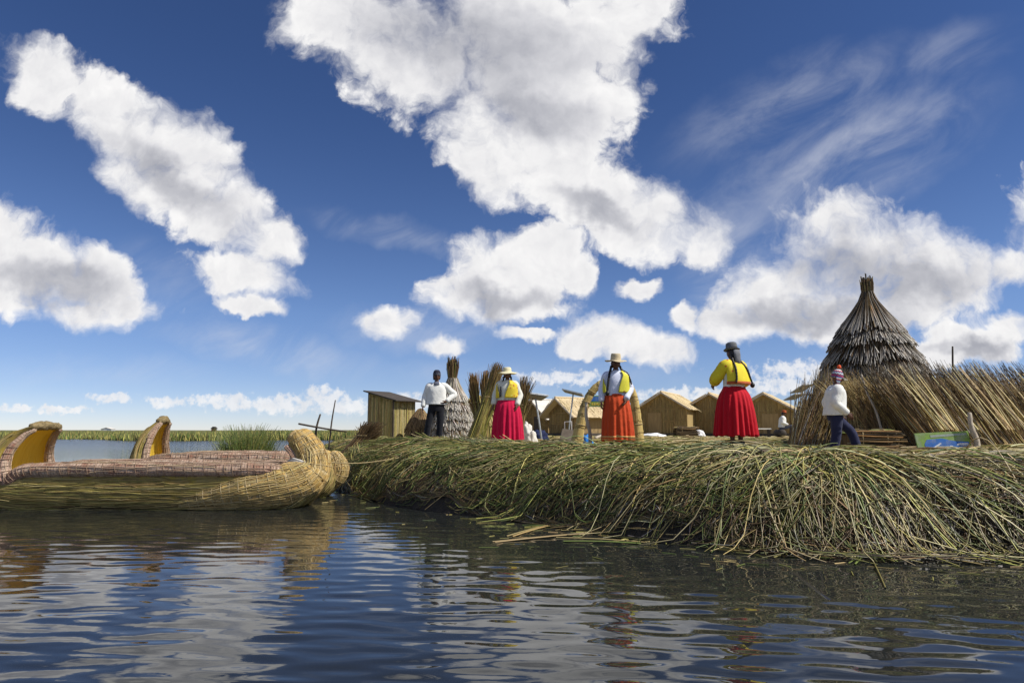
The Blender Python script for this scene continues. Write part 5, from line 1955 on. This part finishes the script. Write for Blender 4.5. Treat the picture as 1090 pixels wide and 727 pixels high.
def person(label, loc, rz, P, scale=1.0):
    """P: pose (elbows, wrists, knees, ankles, hips, head turn) in a frame where the figure faces -Y and +X is image right at rz = 0"""
    root = thing('person', label, 'person', loc, rz, 'people on the reed island')
    ty = P.get('lean', 0.0)
    tz = P.get('drop', 0.0)
    hz = .86 - tz
    J = {
        'pelvis': (0, 0, hz, .125), 'spine': (0, -.1 * ty, hz + .17, .115), 'chest': (0, -.3 * ty, hz + .34, .128), 'neck': (0, -.5 * ty, hz + .50, .052), 'skull': (0, -.6 * ty, hz + .60, .058),
    }
    E = [('pelvis', 'spine'), ('spine', 'chest'), ('chest', 'neck'), ('neck', 'skull')]
    for s, nm in ((-1, 'l'), (1, 'r')):
        sh = (s * .165, -.38 * ty, hz + .455)
        el, wr = P[nm + '_elbow'], P[nm + '_wrist']
        J[nm + '_sh'] = (*sh, .058)
        J[nm + '_el'] = (*el, .040)
        J[nm + '_wr'] = (*wr, .027)
        E += [('chest', nm + '_sh'), (nm + '_sh', nm + '_el'), (nm + '_el', nm + '_wr')]
        kn, an = P[nm + '_knee'], P[nm + '_ankle']
        J[nm + '_hip'] = (s * .085, 0, hz - .05, .088)
        J[nm + '_kn'] = (*kn, .056)
        J[nm + '_an'] = (*an, .040)
        fd = P.get(nm + '_toe', (s * .03, -.15, -.045))
        J[nm + '_to'] = (an[0] + fd[0], an[1] + fd[1], an[2] + fd[2], .030)
        E += [('pelvis', nm + '_hip'), (nm + '_hip', nm + '_kn'), (nm + '_kn', nm + '_an'), (nm + '_an', nm + '_to')]
    V, Fc = skin_mesh(J, E, 'pelvis')
    hc = np.array([0, -.68 * ty - .015, hz + .655])
    hp, eyes, HM = head_geometry(hc, P.get('yaw', 0), P.get('pitch', 0))
    parts = [(V, Fc)] + hp
    for s, nm in ((-1, 'l'), (1, 'r')):
        d = np.array(P[nm + '_wrist']) - np.array(P[nm + '_elbow'])
        d = d / np.linalg.norm(d) + np.array(P.get(nm + '_hand', (0, 0, -.25)))
        parts += hand_geometry(P[nm + '_wrist'], d, s, P.get('curl', .45))
    n_skin = len(parts)
    parts += eyes
    AV, AF, mi, off = [], [], [], 0
    for k, (v, f) in enumerate(parts):
        AV += [tuple(p) for p in v]
        AF += [tuple(i + off for i in ff) for ff in f]
        mi += [0 if k < n_skin else 1] * len(f)
        off += len(v)
    me = bpy.data.meshes.new('body')
    me.from_pydata(AV, [], AF)
    me.materials.append(M_SKIN)
    me.materials.append(M_EYE)
    me.polygons.foreach_set('material_index', mi)
    me.polygons.foreach_set('use_smooth', [True] * len(AF))
    link('body', me, None, root)
    root.scale = (scale, scale, scale)
    root['_h'] = hz
    info = dict(root=root, J={k: np.array(v[:3]) for k, v in J.items()}, hz=hz, head=hc, HM=HM, ty=ty)
    del root['_h']
    return info


def rings(spec, m=40, pleat=0.0, npl=0, seed=0, a0=None, a1=None, waves=.0):
    """spec rows: cx, cy, z, rx, ry"""
    g = np.random.default_rng(seed)
    spec = np.asarray(spec, float)
    ang = np.linspace(0, 2 * np.pi, m, endpoint=False) if a0 is None else np.linspace(R(a0), R(a1), m)
    G = np.zeros((len(spec), m, 3))
    ph = g.uniform(0, 6.28, 6)
    for i, (cx, cy, z, rx, ry) in enumerate(spec):
        f = i / max(len(spec) - 1, 1)
        k = 1.0
        if npl:
            k = 1 + pleat * (f ** .7) * (np.sin(npl * ang + ph[0] + .5 * np.sin(3 * ang + ph[1])) + .55 * np.sin((npl * .53) * ang + ph[2] + f * .8) * (1 if a0 is None else 1) * 0 + .5 * np.sin(int(npl * .6) * ang + ph[3] + .5 * f))
        else:
            k = 1 + waves * (np.sin(5 * ang + ph[0] + 9 * z) + .7 * np.sin(9 * ang - 14 * z + ph[1]))
        G[i, :, 0] = cx + rx * k * np.cos(ang)
        G[i, :, 1] = cy + ry * k * np.sin(ang)
        G[i, :, 2] = z + (waves * .12 * np.sin(4 * ang + ph[4]) + (pleat * .20 * np.sin(int(npl * .6) * ang + ph[3]) if npl else 0)) * (f > .97)
    return G


def dense(spec, n):
    return curve_pts(np.asarray(spec, float)[:, [0, 1, 2, 3, 4]], n)


def sleeve(I, nm, r0=.075, r1=.058, r2=.046, to=.93, cuff=True, seed=1):
    J = I['J']
    sh, el, wr = J[nm + '_sh'], J[nm + '_el'], J[nm + '_wr']
    s = 1 if nm == 'r' else -1
    st = sh + np.array([-s * .06, 0, .0])
    end = el + (wr - el) * to
    pts = [st, sh + (el - sh) * .12, sh + (el - sh) * .55, el, el + (end - el) * .5, end]
    return (pipe_grid(pts, [r0 * .9, r0 * 1.04, (r0 + r1) / 2, r1, (r1 + r2) / 2, r2], 16, n=26, noise=.02, seed=seed), True)


def top_rings(I, w=1.0, hem=-.02, hemw=.205, neck=True, d=1.0):
    hz, ty = I['hz'], I['ty']
    c = lambda z: -.75 * ty * max(z - hz, 0)
    rows = [(hz + .525, .062, .062), (hz + .505, .085, .075), (hz + .475, .135, .095), (hz + .43, .182 * w, .118 * d), (hz + .34, .192 * w, .138 * d), (hz + .22, .190 * w, .142 * d), (hz + .10, .195 * w, .145 * d), (hz + hem, hemw * w, .155 * d)]
    return [(0, c(z), z, rx, ry) for z, rx, ry in rows]


def pullover(I, mat, name='pullover', w=1.0, hem=-.02, hemw=.205, d=1.0, to=.93, sl=(.075, .060, .046), seed=1, sleeves=True):
    G = rings(dense(top_rings(I, w, hem, hemw, True, d), 26), 44, waves=.014, seed=seed)
    parts = [(G, True)]
    if sleeves:
        parts += [sleeve(I, 'l', *sl, to=to, seed=seed), sleeve(I, 'r', *sl, to=to, seed=seed + 1)]
    return loft(name, parts, mat, I['root'], solid=.006)


def skirt(I, mat, rx, ry, hem=.13, waist=.17, npl=17, pleat=.075, seed=3, cx=0.0, band=None):
    hz = I['hz']
    z0, z1 = hz + .10, hem
    spec = [(0, 0, z0, waist, .145), (0, 0, z0 - .05, waist + .02, .165), (cx * .2, 0, z0 - .16, waist + (rx - waist) * .45, .165 + (ry - .165) * .42), (cx * .6, 0, z0 - .4, waist + (rx - waist) * .76, .165 + (ry - .165) * .74), (cx, 0, z1, rx, ry)]
    G = rings(dense(spec, 30), 190, pleat=pleat, npl=npl, seed=seed)
    o = loft('skirt', [(G, True)], mat, I['root'], solid=.006)
    if band:
        B = G[26:28].copy()
        B[..., :2] *= 1.014
        loft('hem_band', [(B, True)], band, o, solid=.004)
    return o


def trousers(I, mat, legs=(.098, .075, .066)):
    J, hz = I['J'], I['hz']
    parts = [(rings([(0, 0, hz + .10, .165, .125), (0, 0, hz + .02, .178, .135), (0, 0, hz - .06, .178, .135), (0, 0, hz - .13, .15, .115)], 36, waves=.01), True)]
    for s, nm in ((-1, 'l'), (1, 'r')):
        hp = np.array([s * .088, 0, hz - .05])
        kn, an = J[nm + '_kn'], J[nm + '_an']
        end = an + (an - kn) / np.linalg.norm(an - kn) * .03
        parts.append((pipe_grid([hp, hp + (kn - hp) * .5, kn, kn + (end - kn) * .5, end], [legs[0], (legs[0] + legs[1]) / 2, legs[1], (legs[1] + legs[2]) / 2, legs[2]], 18, n=30, noise=.02, seed=5), True))
    return loft('trousers', parts, mat, I['root'])


def shoes(I, mat=None):
    J = I['J']
    for nm in ('l', 'r'):
        a, t = J[nm + '_an'], J[nm + '_to']
        d = t - a
        heel = a - d * .3 + np.array([0, 0, -.03])
        loft('shoe', [(pipe_grid([heel, a + d * .35 + np.array([0, 0, -.018]), t + np.array([0, 0, .002]), t + d * .3], [.042, .048, .043, .032], 14, n=12), True)], mat or M_SHOE, I['root'])


def head_local(I, G):
    return np.asarray(G) @ I['HM'].T + I['head']


def brim_hat(I, mat, brim, crown_r, crown_h, droop=.0, tilt=0.0, band=None, flat=.7, z=.052, up=0.0):
    root = I['root']
    prof = [(1e-3, crown_h), (crown_r * flat * .6, crown_h), (crown_r * flat, crown_h * .985), (crown_r * .93, crown_h * .86), (crown_r, crown_h * .5), (crown_r * 1.03, .012), (crown_r * 1.12, 0.0), ((crown_r + brim) / 2, -droop * .35 + up * .2), (brim, -droop + up), (brim * 1.005, -droop - .006 + up),
            ((crown_r + brim) / 2, -droop * .35 - .008 + up * .2), (crown_r * 1.0, -.008)]
    G = lathe_grid(prof, 40, (0, .004, 0), 1.0, 1.08)
    ang = np.arctan2(G[..., 1], G[..., 0])
    far = np.clip((np.hypot(G[..., 0], G[..., 1]) - crown_r * 1.1) / (brim - crown_r), 0, 1)
    G[..., 2] += far * .012 * np.sin(2 * ang + 1) + far * .006 * np.sin(5 * ang)
    c, s = math.cos(tilt), math.sin(tilt)
    G = G @ np.array([[1, 0, 0], [0, c, -s], [0, s, c]]).T + np.array([0, 0, z])
    h = loft('hat', [(head_local(I, G), True)], mat, root)
    if band:
        B = lathe_grid([(crown_r * 1.045, .008), (crown_r * 1.045, .034), (crown_r * 1.02, .036), (crown_r * 1.0, .03)], 40, (0, .004, 0), 1.0, 1.08)
        B = B @ np.array([[1, 0, 0], [0, c, -s], [0, s, c]]).T + np.array([0, 0, z])
        loft('hat_band', [(head_local(I, B), True)], band, h)
    return h


def hair_cap(I):
    nu, nv = 28, 12
    prof = np.linspace(.05, 1.75, nv)
    u = np.arange(nu) * 2 * np.pi / nu
    G = np.stack([np.outer(np.sin(prof), np.cos(u)) * .082, np.outer(np.sin(prof), np.sin(u)) * .100 + .010, np.outer(np.cos(prof), np.ones(nu)) * .123], -1)
    back = np.clip(G[..., 1] / .1, -1, 1)
    G[..., 2] -= np.where(back > -.2, .035 * (prof[:, None] / 1.75) ** 2 * (1 + back), 0)
    G[..., 2] += np.where(back < -.3, .05 * (prof[:, None] / 1.75) ** 2, 0)
    return loft('hair', [(head_local(I, G), True)], M_HAIR, I['root'])


def braid(I, pts, r=.019, pom=None):
    p = curve_pts(np.asarray(pts, float), 40)
    rad = r * (1 + .22 * np.abs(np.sin(np.linspace(0, 30, 40)))) * np.linspace(1.05, .75, 40)
    o = loft('braid', [(pipe_grid(p, rad, 10), True)], M_HAIR, I['root'])
    if pom:
        V, f = ellipsoid(p[-1] + np.array([0, 0, -.03]), (.038, .038, .045), 14, 10)
        me = np_mesh('pompom', V, np.array(f))
        link('pompom', me, pom, o)
    return o


def vest(I, mat, a0, a1, w=1.0, z0=.12, z1=.512, name='vest', grow=.042, d=1.0, trim=None, trim_at=None):
    hz, ty = I['hz'], I['ty']
    T_ = np.array(top_rings(I, w, d=d))
    zs = np.linspace(hz + z1, hz + z0, 18)
    o = np.argsort(T_[:, 2])
    f = lambda k: np.interp(zs, T_[o, 2], T_[o, k])
    spec = np.stack([f(0), f(1), zs, f(3) + grow, f(4) + grow], -1)
    G = np.concatenate([rings(spec[i:i + 1], 60, a0=a0 + 34 * (1 - i / 17) ** 1.5, a1=a1 - 34 * (1 - i / 17) ** 1.5, waves=.010, seed=8) for i in range(len(spec))])
    v = loft(name, [(G, False)], mat, I['root'], solid=.010)
    if trim:
        spec2 = spec[-3:].copy()
        spec2[:, 3:] += .010
        loft('trim', [(rings(spec2, 60, a0=a0, a1=a1, waves=.010, seed=8), False)], trim, v, solid=.006)
    return v


def foot(px, py, Y):
    b = at(px, py, Y)
    return Vector((b.x, Y, gz(b.x, Y) + .05))


def build_people():
    std = dict(l_knee=(-.10, -.015, .45), r_knee=(.10, -.015, .45), l_ankle=(-.10, .01, .085), r_ankle=(.10, .01, .085))

    # man in white pullover, hand on hip
    P = dict(l_elbow=(-.255, .03, 1.06), l_wrist=(-.30, -.05, .83), r_elbow=(.40, .05, 1.11), r_wrist=(.225, -.09, .95), r_hand=(-.4, .2, 0),
             l_knee=(-.165, -.03, .45), r_knee=(.09, -.01, .46), l_ankle=(-.225, 0, .085), r_ankle=(.06, .02, .085), l_toe=(-.05, -.14, -.045), yaw=R(8), pitch=R(6))
    I = person('man in a white pullover and black trousers with one hand on his hip', foot(464, 471, 15.4), R(6), P, 1.0)
    trousers(I, M_BLACKTR)
    pullover(I, M_WHITESHIRT, w=1.14, hem=.02, hemw=.215, sl=(.070, .068, .050), seed=2)
    hz = I['hz']
    loft('collar', [(rings([(0, -.0, hz + .535, .066, .066), (0, -.01, hz + .50, .088, .082), (0, -.03, hz + .46, .10, .10)], 30, a0=-130, a1=-50), False)], M_GREYTR, I['root'], solid=.006)
    G = head_local(I, lathe_grid([(.001, .150), (.045, .146), (.075, .118), (.090, .075), (.094, .035), (.092, .020), (.086, .022)], 30, (0, .004, 0), .95, 1.12))
    loft('knitted_cap', [(G, True)], M_NAVYCAP, I['root'])
    hair_cap(I)
    shoes(I)

    # woman in pink skirt and wide pale hat
    P = dict(std, l_elbow=(-.27, .03, 1.06), l_wrist=(-.30, -.06, .85), r_elbow=(.27, .02, 1.05), r_wrist=(.235, -.12, .83), yaw=R(-4), pitch=R(10))
    I = person('woman in a magenta skirt and wide pale straw hat beside the reed sheaves', foot(540, 473, 15.0), R(-8), P, .99)
    pullover(I, M_CREAM, name='sweater', w=1.12, hem=.08, hemw=.20, sl=(.074, .074, .058), seed=3)
    skirt(I, M_PINK, .34, .30, hem=.06, waist=.20, seed=4)
    vest(I, M_YVEST, -98, 232, w=1.12, z0=.13)
    brim_hat(I, M_PALEHAT, .215, .092, .105, droop=.035, tilt=R(-9))
    hair_cap(I)
    for s in (-1, 1):
        braid(I, [I['head'] + np.array(p) for p in ((s * .075, .03, -.05), (s * .095, -.01, -.16), (s * .125, -.09, -.30), (s * .13, -.135, -.50))])
    shoes(I)

    # woman in orange-red skirt and straw hat
    P = dict(std, l_elbow=(-.245, .04, 1.06), l_wrist=(-.275, -.03, .83), r_elbow=(.26, .03, 1.06), r_wrist=(.14, -.19, .86), r_hand=(-.15, -.05, -.6), yaw=R(6), pitch=R(8))
    I = person('woman in an orange red skirt and flat straw hat standing before the reed arch', foot(657, 477, 11.9), R(2), P, .97)
    pullover(I, M_LILAC, name='sweater', w=1.06, hem=.07, hemw=.19, sl=(.068, .065, .050), seed=5)
    skirt(I, M_ORANGE, .275, .26, hem=.13, waist=.185, npl=17, seed=6, cx=.015, band=M_HEMBAND)
    vest(I, M_YVEST2, -88, 214, w=1.06, z0=.12)
    brim_hat(I, M_STRAWHAT, .195, .090, .125, droop=.012, tilt=R(-2), flat=.85, band=M_STRAWHAT)
    hair_cap(I)
    braid(I, [I['head'] + np.array(p) for p in ((-.075, .02, -.05), (-.105, -.02, -.14), (-.15, -.10, -.28), (-.185, -.135, -.52))], .020, M_HAIR)
    braid(I, [I['head'] + np.array(p) for p in ((.075, .02, -.05), (.115, .00, -.13), (.21, -.03, -.20), (.265, -.06, -.38))], .018)
    shoes(I)

    # woman in red skirt, seen from behind
    P = dict(std, l_elbow=(-.27, .0, 1.07), l_wrist=(-.20, -.17, .95), r_elbow=(.23, -.17, 1.10), r_wrist=(.12, -.32, 1.02), yaw=R(-10), pitch=R(4))
    I = person('woman seen from behind in a red skirt, yellow jacket and grey round hat', foot(784, 474, 10.8), R(-146), P, .97)
    pullover(I, M_WHITESHIRT, name='shirt', w=1.02, hem=.03, hemw=.205, sleeves=False, seed=7)
    skirt(I, M_RED, .335, .32, hem=.17, waist=.20, npl=21, seed=9)
    hz = I['hz']
    jk = [(0, .0, hz + .525, .07, .07), (0, 0, hz + .49, .12, .10), (0, .0, hz + .44, .205, .14), (0, .01, hz + .34, .235, .175), (0, .02, hz + .22, .25, .195), (0, .02, hz + .13, .265, .205)]
    G = rings(dense(jk, 22), 60, a0=12, a1=232, waves=.02, seed=4)
    j = loft('jacket', [(G, False), sleeve(I, 'l', .098, .095, .085, to=.55, seed=3), sleeve(I, 'r', .098, .095, .085, to=.55, seed=4)], M_YJACKET, I['root'], solid=.010)
    tr = dense(jk, 22)[-3:]
    tr[:, 3:] += .010
    loft('trim', [(rings(tr, 60, a0=12, a1=232, waves=.02, seed=4), False)], M_TRIM, j, solid=.006)
    brim_hat(I, M_GREYHAT, .128, .088, .125, droop=-.004, tilt=R(3), flat=.66, band=M_BLACKBAND, up=.008)
    hair_cap(I)
    loft('head_cloth', [(rings([(0, .03, hz + .70, .086, .086), (0, .045, hz + .62, .085, .08), (0, .055, hz + .53, .075, .07), (0, .07, hz + .46, .05, .05)], 30, a0=30, a1=150, waves=.02), False)], M_GREYSHAWL, I['root'], solid=.008)
    for s in (-1, 1):
        braid(I, [I['head'] + np.array(p) for p in ((s * .075, .05, -.04), (s * .10, .09, -.14), (s * .14, .17, -.26), (s * .17, .21, -.42), (s * .20, .22, -.50))], .016, M_HAIR if s < 0 else None)
    shoes(I)

    # man in profile stepping to the right in a knitted cap
    P = dict(l_elbow=(-.235, .06, 1.05), l_wrist=(-.235, -.14, .86), r_elbow=(.24, .06, 1.05), r_wrist=(.24, -.16, .86),
             l_knee=(-.09, .03, .45), l_ankle=(-.09, .12, .085), r_knee=(.10, -.30, .53), r_ankle=(.10, -.44, .12), lean=.10, yaw=0, pitch=R(12))
    fp = at(891, 480, 12.0)
    I = person('man in profile wearing a striped knitted cap, white jacket and navy trousers', Vector((fp.x, 12.0, gz(fp.x, 12.0) + .012)), R(84), P, .95)
    trousers(I, M_NAVYTR, (.108, .085, .072))
    pullover(I, M_WHITESHIRT, name='jacket', w=1.10, d=1.30, hem=-.03, hemw=.21, sl=(.090, .078, .060), seed=11)
    hz = I['hz']
    G = head_local(I, lathe_grid([(.001, .172), (.030, .166), (.060, .140), (.082, .100), (.094, .055), (.096, .020), (.095, .0), (.09, .004)], 30, (0, .006, 0), .95, 1.10))
    cap = loft('knitted_cap', [(G, True)], M_CHULLO, I['root'])
    for s in (-1, 1):
        F_ = np.array([[(s * .089, y * (1 - .6 * f), .01 - .13 * f) for y in np.linspace(-.045, .06, 8)] for f in np.linspace(0, 1, 8)])
        F_[..., 0] += s * .006
        loft('ear_flap', [(head_local(I, F_), False)], M_CHULLO, cap, solid=.010)
    V, f = ellipsoid(head_local(I, np.array([[0, .0, .205]]))[0], (.036, .036, .042), 16, 12)
    link('pompom', np_mesh('pompom', V + np.random.default_rng(3).normal(0, .003, V.shape), np.array(f)), M_POMPOM, cap)
    B = np.array([[(x, -.095 - d * (1 - (x / .085) ** 2 * .6), .012 - .16 * d - .25 * x * x) for x in np.linspace(-.078, .078, 13)] for d in np.linspace(-.01, .085, 6)])
    loft('visor', [(head_local(I, B), False)], M_WHITESHIRT, cap, solid=.006)
    shoes(I)

    # seated man far back
    b = at(833, 464, 33)
    P = dict(l_elbow=(-.24, -.02, .66), l_wrist=(-.17, -.26, .56), r_elbow=(.24, -.02, .66), r_wrist=(.17, -.26, .56), drop=.40,
             l_knee=(-.12, -.42, .48), l_ankle=(-.12, -.40, .085), r_knee=(.13, -.42, .48), r_ankle=(.13, -.46, .085), lean=.14, pitch=R(14))
    I = person('man in a white shirt sitting far back before the gabled house', Vector((b.x, 33, gz(b.x, 33) + .01)), R(70), P, 1.0)
    trousers(I, M_GREYTR)
    pullover(I, M_WHITESHIRT, name='shirt', w=1.08, d=1.2, sl=(.085, .072, .055), seed=13)
    brim_hat(I, M_TRIM, .13, .09, .10, droop=.01)
    hair_cap(I)
    shoes(I)
    s = thing('log_seat', 'short dark log under the seated man in the white shirt', 'log', (b.x - .02, 33.0, gz(b.x, 33)))
    loft('log', [(pipe_grid([(-.1, -.38, .17), (-.1, .38, .17)], .17, 16, noise=.03), True)], M_DARKWOOD, s)

    # a person half hidden behind the left reed stack
    b = at(852, 464, 34)
    P = dict(std, l_elbow=(-.25, .03, 1.06), l_wrist=(-.26, -.08, .85), r_elbow=(.25, .03, 1.06), r_wrist=(.26, -.08, .85), yaw=R(20))
    I = person('distant person in a white top and dark cap half hidden by the leaning reed stack', Vector((b.x, 34, gz(b.x, 34) + .01)), R(30), P, .93)
    trousers(I, M_NAVYTR)
    pullover(I, M_WHITESHIRT, name='shirt', w=1.05, sl=(.08, .07, .05), seed=15)
    G = head_local(I, lathe_grid([(.001, .140), (.045, .136), (.075, .110), (.090, .07), (.092, .025), (.086, .022)], 24, (0, .004, 0), .95, 1.12))
    loft('knitted_cap', [(G, True)], M_NAVYCAP, I['root'])
    hair_cap(I)
    shoes(I)


build_people()
